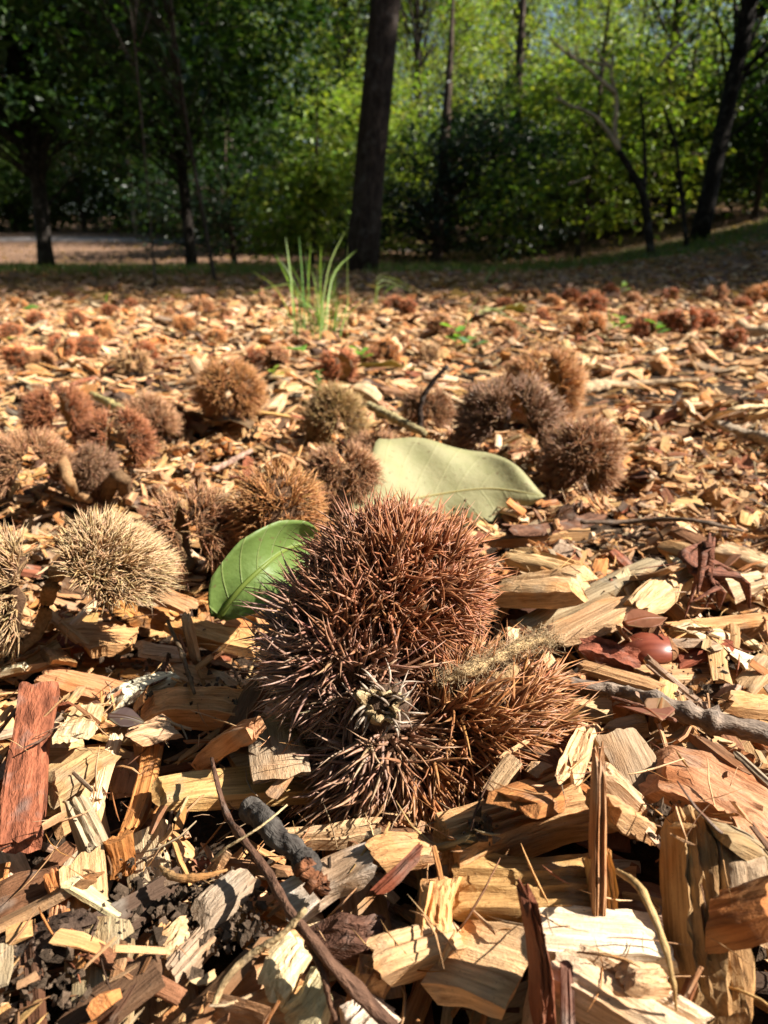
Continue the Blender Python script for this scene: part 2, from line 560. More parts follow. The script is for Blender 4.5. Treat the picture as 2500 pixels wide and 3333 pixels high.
def lay_generic(n, ymin, ymax, lo, hi, ns, top, acc, cand=False, avoid=False, tilt=.12, xpad=.28):
    done = 0
    while done < n:
        while True:
            y = rng.uniform(ymin, ymax); hw = 0.60 * max(y, 0) + xpad
            if rng.random() * (0.60 * ymax + xpad) < hw: break
        x = rng.uniform(-1, 1) * hw
        done += 1
        if avoid:
            i, j = cell(np.array([y * 0 + x]), np.array([y]))
            if KEEP[i[0], j[0]]: continue
        kind, L, W, T = rand_size(lo, hi)
        ctr, R = drop(L, W, T, x, y, rng.uniform(0, 2 * math.pi), rng.normal(0, tilt), rng.normal(0, tilt * 1.3))
        ck, c = chip_colour(None, y < .42)
        off = rng.uniform(-4, 4, 3)
        V, Tt = lib_chip(kind, ns, top)
        V = V * [L, W, T]
        if cand:
            candidates.append((kind, ck, L, W, ctr, R, V, Tt, c, off))
        else:
            acc.add(V @ R.T + ctr, Tt, c, V + off)


# lower layers of the mulch
lay_generic(5200, -.08, .55, .007, .022, 3, 4, bulk['fine'], xpad=.20)
lay_generic(4200, -.04, .55, .006, .022, 4, 5, bulk['fine'], xpad=.17)
lay_generic(5600, .5, 1.70, .010, .028, 3, 4, bulk['coarse'], xpad=.14)
lay_generic(6400, .5, 1.70, .010, .026, 3, 4, bulk['coarse'], xpad=.10)

chip_things = []


def chip_thing(V, Tt, c, lco, label, ctr, R, name='wood_chip', mat=None, group=None):
    me = mesh_np(name, V, Tt, mat or M_WOOD, col=np.broadcast_to(c, V.shape), lco=lco, sharp=math.radians(38))
    o = obj(name, me)
    M = np.eye(4); M[:3, :3] = R; M[:3, 3] = ctr
    o.matrix_world = Matrix(M.tolist())
    tag(o, label, 'bark piece' if name == 'bark_piece' else 'wood chip', group)
    chip_things.append(o)
    return o


def hero(label, p0, p1, wpx, colour, t=None, roll=0.0, dz=(0.0, 0.0), name='wood_chip', jag=.07, ridge=.4, bend=0.0, taper=.2, ns=12, top=13, slant=None, bark=False):
    """one chip seen in the photograph: ends of its long axis, width, colour, thickness (mm), roll (degrees), lift of both ends (mm)"""
    a = on_bed(p0[0], p0[1], .003 + dz[0] * .001); b = on_bed(p1[0], p1[1], .003 + dz[1] * .001)
    ctr = (a + b) / 2
    depth = (ctr - CAM).dot(FWD)
    ax = b - a; L = np.linalg.norm(ax); ex = ax / L
    ey = norm(np.cross([0, 0, 1.0], ex)); ez = np.cross(ex, ey)
    rr = math.radians(roll)
    ey, ez = ey * math.cos(rr) + ez * math.sin(rr), -ey * math.sin(rr) + ez * math.cos(rr)
    # true width from the visible one: allow for the view's slant across the chip
    view = norm(ctr - CAM); vis = np.linalg.norm(ey - view * ey.dot(view))
    W = wpx * depth / FPX / max(vis, .55)
    T = (t or 2.2) * .001
    V, Tt = chip_geo(L, W, T, ns, top, jag=jag, ridge=ridge, bend=bend, taper=taper, slant=slant)
    stamp(ctr, ex, ey, L, W, T, keep=True)
    _, c = chip_colour(colour)
    R = np.stack([ex, ey, ez], 1)
    return chip_thing(V, Tt, c, V + rng.uniform(-4, 4, 3), label, ctr, R, name, M_BARK if bark else M_WOOD)


HEROES = [
 # around the bed below and beside the big burr
 ('broad reddish-brown bark slab standing steeply at the edge of the mulch', (120, 2240), (45, 2760), 140, 'red', dict(t=4, dz=(15, 11), jag=.03, ridge=.25, name='bark_piece', bark=True)),
 ('broad tan flake with rough grain beside the reddish bark slab', (150, 2545), (315, 2440), 130, 'tan', dict(t=3, dz=(3, 5))),
 ('narrow cream-white splinter leaning between the tan flake and the curled bark', (380, 2395), (310, 2610), 50, 'cream', dict(t=2, dz=(6, 3))),
 ('curled orange-brown bark strip touching the long golden plank', (500, 2440), (425, 2720), 75, 'orange', dict(t=2, dz=(6, 3), bend=.08, name='bark_piece')),
 ('long straight golden plank with spine shadows below the grey square chip', (515, 2577), (1090, 2527), 92, 'golden', dict(t=4, dz=(6, 6), ridge=.15, jag=.02, taper=.05)),
 ('square grey chip shaded by the big burr, resting on the golden plank', (870, 2350), (905, 2535), 185, 'grey', dict(t=4, dz=(13, 9), ridge=.15, jag=.04, taper=.1)),
 ('rounded grey-tan wood piece with open grain below the tan flake', (250, 2600), (340, 2840), 95, 'grey', dict(t=5, dz=(4, 3), bend=-.05)),
 ('small orange-tan flake with a torn end under the curled bark strip', (375, 2730), (400, 2850), 90, 'orange', dict(t=2.5, dz=(2, 3))),
 ('bright straw-yellow chip with long straight grain, standing almost upright', (280, 2800), (300, 3135), 145, 'pale', dict(t=3, dz=(5, 6), ridge=.2, taper=.08)),
 ('flat brownish-grey plate next to the straw-yellow chip', (0, 2950), (170, 2880), 140, 'brown', dict(t=3, dz=(3, 3))),
 ('small orange flake wedged between the grey plate and the straw-yellow chip', (185, 2850), (200, 2990), 70, 'orange', dict(t=2, dz=(3, 4))),
 ('dark purple-brown bark slab lying under the brownish-grey plate', (-20, 3105), (220, 3040), 130, 'dark', dict(t=4, dz=(4, 5), name='bark_piece', bark=True)),
 ('greyish-tan splinter with broken ends lying near the pale bent twig', (555, 3180), (690, 3040), 85, 'grey', dict(t=3, dz=(3, 4))),
 ('thin tan splinter parallel to the greyish one by the pale bent twig', (460, 3150), (545, 3030), 60, 'tan', dict(t=3, dz=(3, 4))),
 ('pinkish-tan flake tucked behind two parallel splinters', (520, 3080), (600, 3020), 75, 'pale', dict(t=2, dz=(2, 2))),
 ('cream-white curved chip with papery face behind the reddish stub', (945, 2930), (1205, 2800), 120, 'white', dict(t=3, dz=(5, 8), bend=.05, ridge=.2)),
 ('oval dark brown bark lump near the crossing of the two twigs', (1060, 3040), (1235, 3050), 85, 'bark', dict(t=5, dz=(3, 3), name='bark_piece', bark=True)),
 ('ragged cream flake beside the brown twig at the mulch front', (880, 3210), (985, 3080), 130, 'cream', dict(t=2.5, dz=(4, 5), jag=.12)),
 ('golden block end wedged under the brown twig', (1190, 3230), (1240, 3105), 120, 'golden', dict(t=6, dz=(2, 4))),
 ('cream chip with a fan-shaped torn end at the mulch front', (960, 3330), (1060, 3210), 130, 'cream', dict(t=3, dz=(4, 6), jag=.1)),
 ('grey-tan weathered flake in front of the dark crumbly soil', (660, 2980), (790, 2860), 110, 'grey', dict(t=3, dz=(3, 4))),
 ('short reddish-brown stick end at the mulch front', (690, 3270), (860, 3325), 40, 'brown', dict(t=4, dz=(3, 3))),
 ('pale whitish flake at the bottom edge beside the torn cream chip', (1120, 3340), (1240, 3260), 120, 'white', dict(t=3, dz=(2, 3))),
 # bottom right group
 ('thick olive-tan chip with deep dark grain ridges under the burr', (1445, 2745), (1925, 2625), 175, 'tan', dict(t=7.5, dz=(13, 16), ridge=.35, jag=.03, slant=np.array([.2, -.6]), roll=10, bend=.04, ns=16, top=19)),
 ('fuzzy rounded orange-tan chip lying beneath the thick ridged chip', (1490, 2890), (1925, 2870), 205, 'golden', dict(t=6, dz=(7, 7), roll=18, jag=.08, ridge=.5)),
 ('leaning golden block beside the fuzzy orange-tan chip', (1440, 2860), (1425, 3030), 135, 'golden', dict(t=8, dz=(6, 6))),
 ('smooth flat orange flake with a twig shadow, touching the burr spines', (1660, 2610), (1860, 2540), 160, 'orange', dict(t=3, dz=(7, 9), ridge=.08, jag=.04, taper=.08)),
 ('pale tan stick leaning against the smooth orange flake', (1925, 2380), (1850, 2505), 75, 'pale', dict(t=5, dz=(8, 8), taper=.08)),
 ('weathered grey-green chip with vertical grain behind the pale rope of fibre', (2010, 2400), (2090, 2590), 155, 'grey', dict(t=4, dz=(11, 7), ridge=.2, jag=.05, taper=.1)),
 ('large brown ridged wood slab with an orange lower edge', (2150, 2500), (2560, 2740), 215, 'tan', dict(t=7, dz=(12, 12), roll=-8, ridge=.35, ns=16, top=17)),
 ('thin upright splintered stick standing in front of the tan wedge', (1950, 2450), (1945, 2990), 46, 'tan', dict(t=4, dz=(22, 6), taper=.3)),
 ('short orange-tan stub at the foot of the upright splintered stick', (1955, 2780), (1965, 3000), 85, 'golden', dict(t=6, dz=(10, 5))),
 ('cream rope-like split fibre bundle beside the weathered grey-green chip', (1955, 2500), (2110, 2660), 40, 'cream', dict(t=4, dz=(8, 6), taper=.1)),
 ('cream stub standing at the end of the rope-like fibre bundle', (2100, 2620), (2105, 2710), 52, 'cream', dict(t=4, dz=(8, 4))),
 ('tan wedge with fine straight grain behind the upright stick', (1960, 2620), (2090, 2700), 130, 'tan', dict(t=4, dz=(8, 5))),
 ('tall split chip with grey tip standing on end, lit along one face', (2275, 2690), (2350, 3330), 180, 'tan', dict(t=9, dz=(22, 6), roll=-18, ridge=.5, jag=.05, ns=18, top=15)),
 ('grey fibrous chip tucked behind the tall standing chip', (2415, 2760), (2440, 2930), 180, 'grey', dict(t=4, dz=(12, 9), ridge=.2)),
 ('bright orange chip with a red-brown patch leaning on the tall chip', (2305, 2995), (2540, 2940), 115, 'orange', dict(t=5, dz=(15, 16), ridge=.15, jag=.05)),
 ('whitish cross-grained chip below the fuzzy orange-tan chip', (1745, 3050), (2165, 3085), 145, 'white', dict(t=5, dz=(7, 7), ridge=.2, jag=.05)),
 ('large cream chip with scaly grain running off the mulch front', (1815, 3140), (2230, 3390), 170, 'cream', dict(t=6, dz=(9, 9), ridge=.35, ns=16, top=15)),
 ('pale tan plank crossed by shadow beside the broad tan plate', (1235, 3140), (1515, 3055), 130, 'pale', dict(t=7, dz=(6, 7), ridge=.15, roll=14)),
 ('broad tan plate with a hard stick shadow across its face', (1480, 3120), (1700, 3190), 230, 'pale', dict(t=5, dz=(6, 6), ridge=.12, roll=12, jag=.04, taper=.05)),
 ('red-brown broken stick standing in front of the whitish chip', (1730, 2930), (1775, 3340), 68, 'red', dict(t=6, dz=(22, 8), taper=.5, jag=.12)),
 ('golden curved bark chip just below the burr tips', (1230, 2790), (1380, 2770), 95, 'golden', dict(t=4, dz=(5, 5), bend=-.06)),
 ('thin red-brown sliver poking out beside the golden curved chip', (1235, 2900), (1370, 2770), 26, 'red', dict(t=2, dz=(9, 11))),
 ('small pinkish flake under the whitish cross-grained chip', (2040, 3180), (2160, 3190), 90, 'pale', dict(t=3, dz=(3, 3))),
 ('pale plank shard under the bottom burr spines', (920, 2740), (1230, 2695), 60, 'pale', dict(t=3, dz=(5, 5))),
 # right of the burr
 ('long silver-grey plank slanting away beside the burr', (1690, 2050), (2140, 1835), 62, 'grey', dict(t=6, dz=(6, 8), ridge=.2, jag=.03, taper=.1)),
 ('yellowish split board leaning along the silver-grey plank', (1790, 2085), (2075, 1945), 120, 'pale', dict(t=4, dz=(6, 7), ridge=.12, roll=-20, taper=.1)),
 ('tan sawn chip with steps at one end, behind the burr spines', (1625, 1925), (1890, 1905), 115, 'pale', dict(t=7, dz=(6, 6))),
 ('cracked yellow chip on top of the tan sawn chip', (1665, 1815), (1860, 1860), 80, 'pale', dict(t=5, dz=(8, 8))),
 ('split-grained pale block leaning on the silver-grey plank', (2070, 1985), (2240, 1860), 105, 'pale', dict(t=7, dz=(7, 8), ridge=.45)),
 ('upright cream tile behind the split-grained block', (2190, 1790), (2240, 1880), 75, 'cream', dict(t=3, dz=(11, 8))),
 ('pale yellow-green rough cube next to the chestnut', (2225, 2075), (2335, 2078), 100, 'cream', dict(t=10, dz=(4, 4), ridge=.15, jag=.03, taper=.05)),
 ('long olive-tan flat chip lying below the chestnut', (2070, 2195), (2480, 2190), 90, 'tan', dict(t=3, dz=(5, 5), taper=.4)),
 ('thin tan sliver between the burr tips and the olive-tan flat chip', (1890, 2165), (2150, 2245), 40, 'tan', dict(t=2, dz=(5, 5))),
 ('bright white flake at the end of the olive-tan flat chip', (2395, 2150), (2520, 2175), 85, 'white', dict(t=3, dz=(5, 5))),
 ('brown-edged cream chip beyond the dried leaf strands', (2360, 1790), (2530, 1850), 60, 'cream', dict(t=5, dz=(5, 5))),
 ('pale grained chip beside the dried leaf strands', (2345, 1925), (2520, 1890), 75, 'cream', dict(t=4, dz=(4, 5))),
 ('long tan chip crossing behind the pale yellow-green cube', (2190, 2045), (2520, 2010), 45, 'tan', dict(t=3, dz=(4, 5))),
 ('slender tan stick behind the burr tips', (1580, 1765), (1910, 1735), 26, 'tan', dict(t=4, dz=(6, 7))),
 ('dark brown curved bark strip next to the big pale leaf', (1640, 1735), (1940, 1690), 60, 'bark', dict(t=3, dz=(7, 8), bend=.05, name='bark_piece', bark=True)),
 ('brown shredded flake leaning towards the dried leaf strands', (2130, 1690), (2290, 1770), 60, 'brown', dict(t=3, dz=(7, 9))),
 ('crumbly dark red bark lump in front of the chestnut', (1915, 2120), (2080, 2165), 60, 'red', dict(t=6, dz=(3, 3), name='bark_piece', bark=True, ridge=.6)),
 ('golden chip at the dead branch end near the mulch edge', (2370, 2285), (2520, 2300), 70, 'golden', dict(t=4, dz=(2, 2))),
 # left of the burr
 ('broad tan layered chip below the arching pale burr', (250, 2080), (440, 2085), 105, 'tan', dict(t=4, dz=(4, 4))),
 ('small orange-tan flake behind the layered tan chip', (415, 2005), (540, 2015), 66, 'orange', dict(t=3, dz=(5, 5))),
 ('golden stick half shaded beside the small green leaf', (560, 2025), (815, 2092), 66, 'golden', dict(t=4, dz=(5, 5), taper=.1)),
 ('greyish-cream flake near the golden stick', (455, 2112), (595, 2125), 48, 'cream', dict(t=2, dz=(5, 5))),
 ('rough-edged tan chip above the reddish bark slab', (135, 2195), (375, 2258), 88, 'tan', dict(t=3, dz=(6, 6))),
 ('chalky white flake standing beside the dark dead leaf', (375, 2265), (545, 2205), 68, 'white', dict(t=3, dz=(5, 7))),
 ('golden block with shaded front below the chalky flake', (485, 2300), (765, 2310), 95, 'golden', dict(t=7, dz=(5, 5), jag=.03, taper=.08)),
 ('cream papery flake next to the dark dead leaf', (235, 2400), (280, 2310), 115, 'cream', dict(t=2.5, dz=(5, 6))),
 ('tan curved splinter beside the square grey chip', (655, 2480), (820, 2365), 62, 'tan', dict(t=4, dz=(4, 7), bend=-.05)),
 ('orange-brown board under the arching pale burr', (285, 1870), (405, 1985), 75, 'orange', dict(t=3, dz=(14, 6), roll=-25)),
 ('torn tan splinter beside the arching pale burr', (480, 1915), (625, 1980), 62, 'tan', dict(t=3, dz=(6, 6), jag=.12)),
 ('thin cream stick standing near the golden stick', (606, 2005), (646, 2165), 19, 'cream', dict(t=3, dz=(10, 5))),
 ('bright white shard at the edge of the bed by the pale burr', (-10, 2190), (75, 2170), 30, 'white', dict(t=2, dz=(6, 6))),
 ('pale ragged flake beneath the small cream stick', (430, 2400), (560, 2360), 70, 'pale', dict(t=3, dz=(5, 5), jag=.12)),
 ('small pale chip leaning on the brown burr by the green leaf', (745, 1810), (775, 1745), 34, 'cream', dict(t=3, dz=(5, 10))),
]
for lab, p0, p1, w, c, kw in HEROES:
    hero(lab, p0, p1, w, c, **kw)

# upper layer of ordinary chips, which leaves the hand-placed ones in sight
lay_generic(2600, .02, .55, .006, .022, 6, 7, None, cand=True, avoid=True, tilt=.2, xpad=.13)
lay_generic(7500, .02, .50, .003, .009, 3, 4, bulk['fine'], avoid=True, tilt=.3, xpad=.13)
lay_generic(1500, .5, 1.3, .012, .034, 4, 5, bulk['coarse'], avoid=True, tilt=.22, xpad=.12)

LAND = [(at_z(a, b, .015), t) for a, b, t in [
    (1250, 2600, 'below the big burr'), (1250, 1750, 'behind the big burr'), (870, 1900, 'by the small green leaf'), (2120, 2090, 'by the chestnut'), (2200, 2310, 'by the dead branch'),
    (890, 2720, 'by the charred stick stub'), (700, 2560, 'by the long golden plank'), (1100, 3120, 'by the long brown twig'), (780, 3150, 'by the pale bent twig'), (70, 2480, 'by the reddish bark slab'),
    (290, 2960, 'by the straw-yellow chip'), (110, 3080, 'by the dark bark slab'), (1650, 2780, 'by the thick ridged chip'), (1760, 2570, 'by the smooth orange flake'), (2350, 2620, 'by the brown ridged slab'),
    (2310, 3000, 'by the tall standing chip'), (1950, 3070, 'by the whitish cross-grained chip'), (1590, 3150, 'by the broad tan plate'), (1930, 1960, 'by the silver-grey plank'), (2300, 1900, 'by the dried leaf strands'),
    (350, 2080, 'by the layered tan chip'), (150, 1980, 'under the pale arching burr'), (620, 2310, 'by the shaded golden block'), (630, 1760, 'by the brown rounded burr'), (1440, 1700, 'by the big pale leaf'), (1870, 1620, 'by the big brown burr'),
    (420, 2240, 'by the chalky white flake'), (2060, 2480, 'by the grey-green chip'), (420, 2600, 'by the curled bark strip'), (1080, 2870, 'by the cream-white curved chip'), (2400, 2180, 'by the bright white flake'), (2350, 1700, 'by the thin dark twig')]]


def near_to(p, land):
    return min(land, key=lambda q: (q[0][0] - p[0]) ** 2 + (q[0][1] - p[1]) ** 2)[1]


SIZE_W = {'sliver': 'thin sliver', 'flake': 'flat flake', 'block': 'stubby block'}
COL_W = {'tan': 'tan', 'pale': 'pale straw', 'cream': 'cream', 'golden': 'golden', 'orange': 'orange-brown', 'grey': 'weathered grey',
         'brown': 'brown', 'bark': 'dark bark-brown', 'red': 'red-brown', 'dark': 'blackish'}


def score(c):
    d = (c[4] - CAM).dot(FWD)
    if d < .05: return 0
    px = abs((c[4] - CAM).dot(RIGHT) / d * FPX); py = abs((c[4] - CAM).dot(UP) / d * FPX)
    if px > 1230 or py > 1640: return 0
    return c[2] * c[3] / d ** 2


candidates.sort(key=score, reverse=True)
n_ind = 298 - len(chip_things)
for k, c in enumerate(candidates):
    kind, ck, L, W, ctr, R, V, Tt, cc, off = c
    if k < n_ind:
        size = 'tiny' if L < .011 else ('small' if L < .017 else 'finger-wide')
        chip_thing(V, Tt, cc, V + off, '%s %s %s of wood %s' % (size, COL_W[ck], SIZE_W[kind], near_to(ctr, LAND)), ctr, R,
                   group='loose wood chips of the mulch bed')
    else:
        bulk['fine'].add(V @ R.T + ctr, Tt, cc, V + off)


def far_chips():
    acc = bulk['coarse']
    n = 15000
    for k in range(n):
        y = 1.35 + 3.6 * rng.random() ** 1.5
        x = rng.uniform(-1, 1) * (0.62 * y + .3)
        L = rng.uniform(.014, .036); W = L * rng.uniform(.2, .6); T = L * rng.uniform(.08, .2)
        a, b = rng.normal(0, .25, 2); yaw = rng.uniform(0, 6.28)
        ex = norm(np.array([math.cos(yaw), math.sin(yaw), a])); ey = np.array([-math.sin(yaw), math.cos(yaw), b])
        ey = norm(ey - ex * ex.dot(ey)); ez = np.cross(ex, ey)
        ctr = np.array([x, y, float(gz(x, y)) + abs(rng.normal(.004, .006))])
        V = np.array([(-.5, -.5, -.5), (.5, -.45, -.5), (.5, .5, -.5), (-.5, .45, -.5), (-.42, -.4, .5), (.4, -.5, .5), (.48, .4, .5), (-.5, .5, .4)]) * [L, W, T]
        V = V + rng.normal(0, .06, V.shape) * [L, W, T]
        _, c = chip_colour()
        acc.add(V @ np.stack([ex, ey, ez]) + ctr, BOX_T, c, V + rng.uniform(-4, 4, 3))


BOX_T = np.array([(0, 2, 1), (0, 3, 2), (4, 5, 6), (4, 6, 7), (0, 1, 5), (0, 5, 4), (1, 2, 6), (1, 6, 5), (2, 3, 7), (2, 7, 6), (3, 0, 4), (3, 4, 7)])
far_chips()
o = obj('wood_chip_mulch', bulk['fine'].mesh('wood_chip_mulch', M_WOOD, sharp=math.radians(38)))
tag(o, 'small shredded wood chips filling the mulch bed around the burrs', 'mulch', kind='stuff')
o = obj('wood_chip_mulch', bulk['coarse'].mesh('wood_chip_mulch', M_WOOD, smooth=False))
tag(o, 'wood chip mulch stretching back to the shaded trees', 'mulch', kind='stuff')


# crumbs of soil and fine fibres between the chips
def crumbs():
    acc = Acc(); fib = Acc()
    octv = np.array([(1, 0, 0), (-1, 0, 0), (0, 1, 0), (0, -1, 0), (0, 0, 1), (0, 0, -1)], float)
    octt = np.array([(0, 2, 4), (2, 1, 4), (1, 3, 4), (3, 0, 4), (2, 0, 5), (1, 2, 5), (3, 1, 5), (0, 3, 5)])
    spots = [(430, 2900, 220, 240), (640, 2930, 190, 420), (760, 3000, 160, 320), (120, 3200, 200, 200), (2150, 2680, 90, 160), (450, 2180, 140, 200),
             (700, 2250, 140, 150), (1560, 2700, 60, 90), (2300, 2260, 160, 160), (1300, 1620, 250, 160), (1650, 1500, 220, 240)]
    for sx, sy, r, n in spots:
        for _ in range(n // 2):
            p = on_bed(sx + rng.normal(0, r * .5), sy + rng.normal(0, r * .35), 0)
            s = .0004 + .0009 * rng.random() ** 3
            V = (octv * rng.uniform(.5, 1.4, (6, 1)) + rng.normal(0, .2, (6, 3))) @ frame(rng.normal(size=3)).T * s * rng.uniform(.6, 1.3, 3)
            c = np.array((.07, .05, .035)) * rng.uniform(.5, 2.2)
            acc.add(V + p + [0, 0, s * .5], octt, c, V + rng.uniform(-2, 2, 3))
    for _ in range(3800):
        y = .05 + .75 * rng.random(); x = rng.uniform(-1, 1) * (.6 * y + .08)
        z = hz(x, y, .004); l = rng.uniform(.003, .014); a = rng.uniform(0, 6.28)
        d = np.array([math.cos(a), math.sin(a), rng.normal(0, .35)]); q = rng.normal(0, .25, 3)
        t = np.linspace(-.5, .5, 4)[:, None]
        P = np.array([x, y, z + .0012]) + d * l * t + q * l * (t * t - .08)
        V, T, L = tube(P, np.array([.5, 1, 1, .3]) * (.0001 + .00026 * rng.random() ** 2), 3)
        _, c = chip_colour(None, True)
        fib.add(V, T, c, L + rng.uniform(-3, 3, 3))
    tag(obj('soil_crumbs', acc.mesh('soil_crumbs', M_HUSK, smooth=False)), 'dark crumbly soil clumps between the wood chips', 'soil', kind='stuff')
    tag(obj('wood_fibres', fib.mesh('wood_fibres', M_WOOD)), 'fine pale wood fibres and splinters strewn over the chips', 'fibre', kind='stuff')


crumbs()


# ------------------------------------------------------------------ chestnut burrs
def spines_geo(P, D, Ln, R, Cb, Ct, sides=3, bend=.12, r=rng):
    """many tapered, slightly bent spines; returns V (n,k,3), T for one, colours"""
    n = len(P); D = norm(D)
    ref = norm(r.normal(size=(n, 3))); A = norm(np.cross(D, ref)); B = np.cross(D, A)
    th = np.arange(sides) / sides * 2 * math.pi
    st = np.array([0, .3, .68]); rs = np.array([1.0, .86, .5])
    bv = A * (r.normal(0, bend, n) * Ln)[:, None]
    rings = []
    for s, q in zip(st, rs):
        c = P + D * (Ln * s)[:, None] + bv * s * s
        rings.append(c[:, None] + (R * q)[:, None, None] * (np.cos(th)[None, :, None] * A[:, None] + np.sin(th)[None, :, None] * B[:, None]))
    tip = (P + D * Ln[:, None] + bv)[:, None]
    V = np.concatenate(rings + [tip], 1)
    T = []
    for k in range(2):
        for j in range(sides):
            j2 = (j + 1) % sides; a = k * sides
            T += [(a + j, a + j2, a + sides + j2), (a + j, a + sides + j2, a + sides + j)]
    for j in range(sides): T.append((2 * sides + j, 2 * sides + (j + 1) % sides, 3 * sides))
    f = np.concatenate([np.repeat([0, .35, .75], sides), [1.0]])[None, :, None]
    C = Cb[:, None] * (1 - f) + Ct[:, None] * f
    return V, np.array(T), C


def merge_spines(V, T, C):
    n, k, _ = V.shape
    TT = (T[None] + (np.arange(n) * k)[:, None, None]).reshape(-1, 3)
    return V.reshape(-1, 3), TT, C.reshape(-1, 3)


def cap_points(n, tmax, r=rng, tmin=0.0):
    z = r.uniform(math.cos(tmax), math.cos(tmin), n); ph = r.uniform(0, 2 * math.pi, n); s = np.sqrt(1 - z * z)
    return np.stack([s * np.cos(ph), s * np.sin(ph), z], -1)


def husk_geo(ctr, F, rad, tmax, col_out, col_in, r=rng, nt=9, npn=20, pre=None):
    th = np.linspace(0.02, tmax, nt); ph = np.arange(npn) / npn * 2 * math.pi
    wob = 1 + .06 * r.normal(size=npn)
    def shell(k, lumpy):
        t = th[:, None] * (1 + (wob - 1) * (th[:, None] / tmax) ** 3)
        d = np.stack([np.sin(t) * np.cos(ph), np.sin(t) * np.sin(ph), np.cos(t)], -1)
        if pre is not None: d = d @ pre.T
        return d * rad * k * (1 + lumpy * r.normal(size=d.shape[:2] + (1,)))
    O = shell(1.0, .03).reshape(-1, 3); I = shell(.86, .02).reshape(-1, 3)
    V = np.concatenate([O, I]) @ F.T + ctr
    i = (np.arange(nt - 1)[:, None] * npn); j = np.arange(npn)[None]; j2 = (j + 1) % npn
    q = np.stack([i + j, i + npn + j, i + npn + j2, i + j2], -1).reshape(-1, 4)
    m = len(O); rim = (nt - 1) * npn + np.arange(npn); rim2 = (nt - 1) * npn + (np.arange(npn) + 1) % npn
    Q = np.concatenate([q, q[:, ::-1] + m, np.stack([rim, rim + m, rim2 + m, rim2], -1)])
    T = np.concatenate([Q[:, [0, 1, 2]], Q[:, [0, 2, 3]]])
    C = np.concatenate([np.broadcast_to(col_out, O.shape), np.broadcast_to(col_in, I.shape)])
    return V, T, C


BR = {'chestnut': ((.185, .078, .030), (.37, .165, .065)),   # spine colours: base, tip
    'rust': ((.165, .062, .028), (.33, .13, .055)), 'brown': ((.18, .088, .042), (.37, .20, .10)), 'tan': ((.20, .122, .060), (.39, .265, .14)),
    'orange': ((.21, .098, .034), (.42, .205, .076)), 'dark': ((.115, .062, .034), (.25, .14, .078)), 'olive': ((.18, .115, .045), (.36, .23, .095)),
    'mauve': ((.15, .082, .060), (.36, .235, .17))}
HUSK_IN = (.42, .28, .14); HUSK_OUT = (.10, .058, .034)


def burr_spines(ctr, F, rad, tmax, n, ln, sr, pal, r=rng, per=4, jit=.32, avoid=(), away=None, away_k=.0, sides=3):
    m = n // per
    d = cap_points(m, tmax, r)
    P = (d * rad) @ F.T; N = norm((d / rad) @ F.T)
    if away is not None:
        t = P + ctr - away; t = t - N * (t * N).sum(1, keepdims=True)
        N = norm(N + away_k * norm(t))
    P = np.repeat(P + ctr, per, 0) + r.normal(0, ln * .05, (m * per, 3)); N = np.repeat(N, per, 0)
    D = norm(np.repeat(norm(N[::per] + r.normal(0, .22, (m, 3))), per, 0) + r.normal(0, jit, N.shape))
    ok = np.ones(len(P), bool)
    for c2, F2, r2 in avoid:
        q = ((P - c2) @ F2) / r2; ok &= (q * q).sum(1) > .95
    P, D = P[ok], D[ok]; k = len(P)
    Ln = ln * r.uniform(.55, 1.12, k) * (1 + .2 * np.sin(norm(P - ctr) @ np.array([5.1, 3.3, 4.2]) + r.uniform(0, 6))); R = sr * r.uniform(.75, 1.15, k)
    a, b = (np.array(x) for x in BR[pal])
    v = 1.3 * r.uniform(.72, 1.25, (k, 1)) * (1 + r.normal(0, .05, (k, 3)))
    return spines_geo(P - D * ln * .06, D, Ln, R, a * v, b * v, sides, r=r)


def make_burr(R, pal, style, n=1100, seed=0, local=True):
    """a two-valved burr of overall radius R about the origin; returns its Empty with valve > spines"""
    r = np.random.default_rng(seed)
    ln = R * (.40 if R > .5 else .35); hr = R * (.64 if R > .5 else .68)
    root = empty('chestnut_burr')
    if style == 'closed':
        ax = norm(np.array([r.uniform(-1, 1), r.uniform(-.5, .2), r.uniform(-.15, .3)])); spread = [(ax, 1.45, .10), (norm(-ax + r.normal(0, .3, 3)), 1.40, .12)]
    elif style == 'split':
        ax = norm(np.array([1, r.uniform(-.5, .1), .15])); spread = [(ax, 1.38, .22), (norm(ax * [-1, 1, 1]), 1.38, .22)]
    elif style == 'arch':
        spread = [(norm(np.array([-.85, -.35, .15])), 1.25, .45), (norm(np.array([.72, -.15, .62])), 1.0, .50)]
    else:  # lying open, inner side partly shown
        spread = [(norm(np.array([-.7, -.3, .5])), 1.25, .38), (norm(np.array([.8, .1, .4])), 1.25, .38), ]
    for ax, tm, off in spread:
        F = frame(ax); rad = np.array([r.uniform(.9, 1.05), r.uniform(.75, 1), r.uniform(.70, .95)]) * hr * (.98 if off < .2 else .9)
        c = ax * hr * off
        V, T, C = husk_geo(c, F, rad, tm, HUSK_OUT, HUSK_IN, r)
        v = obj('valve', mesh_np('valve', V, T, M_HUSK, col=C), root)
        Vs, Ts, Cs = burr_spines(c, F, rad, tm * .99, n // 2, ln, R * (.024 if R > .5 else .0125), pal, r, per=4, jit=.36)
        if R > .5: Cs = Cs * np.array([1.35, 1.25, 1.15])
        V, T, C = merge_spines(Vs, Ts, Cs)
        tag(obj('spines', mesh_np('spines', V, T, M_SPINE, col=C), v), kind='stuff')
    return root


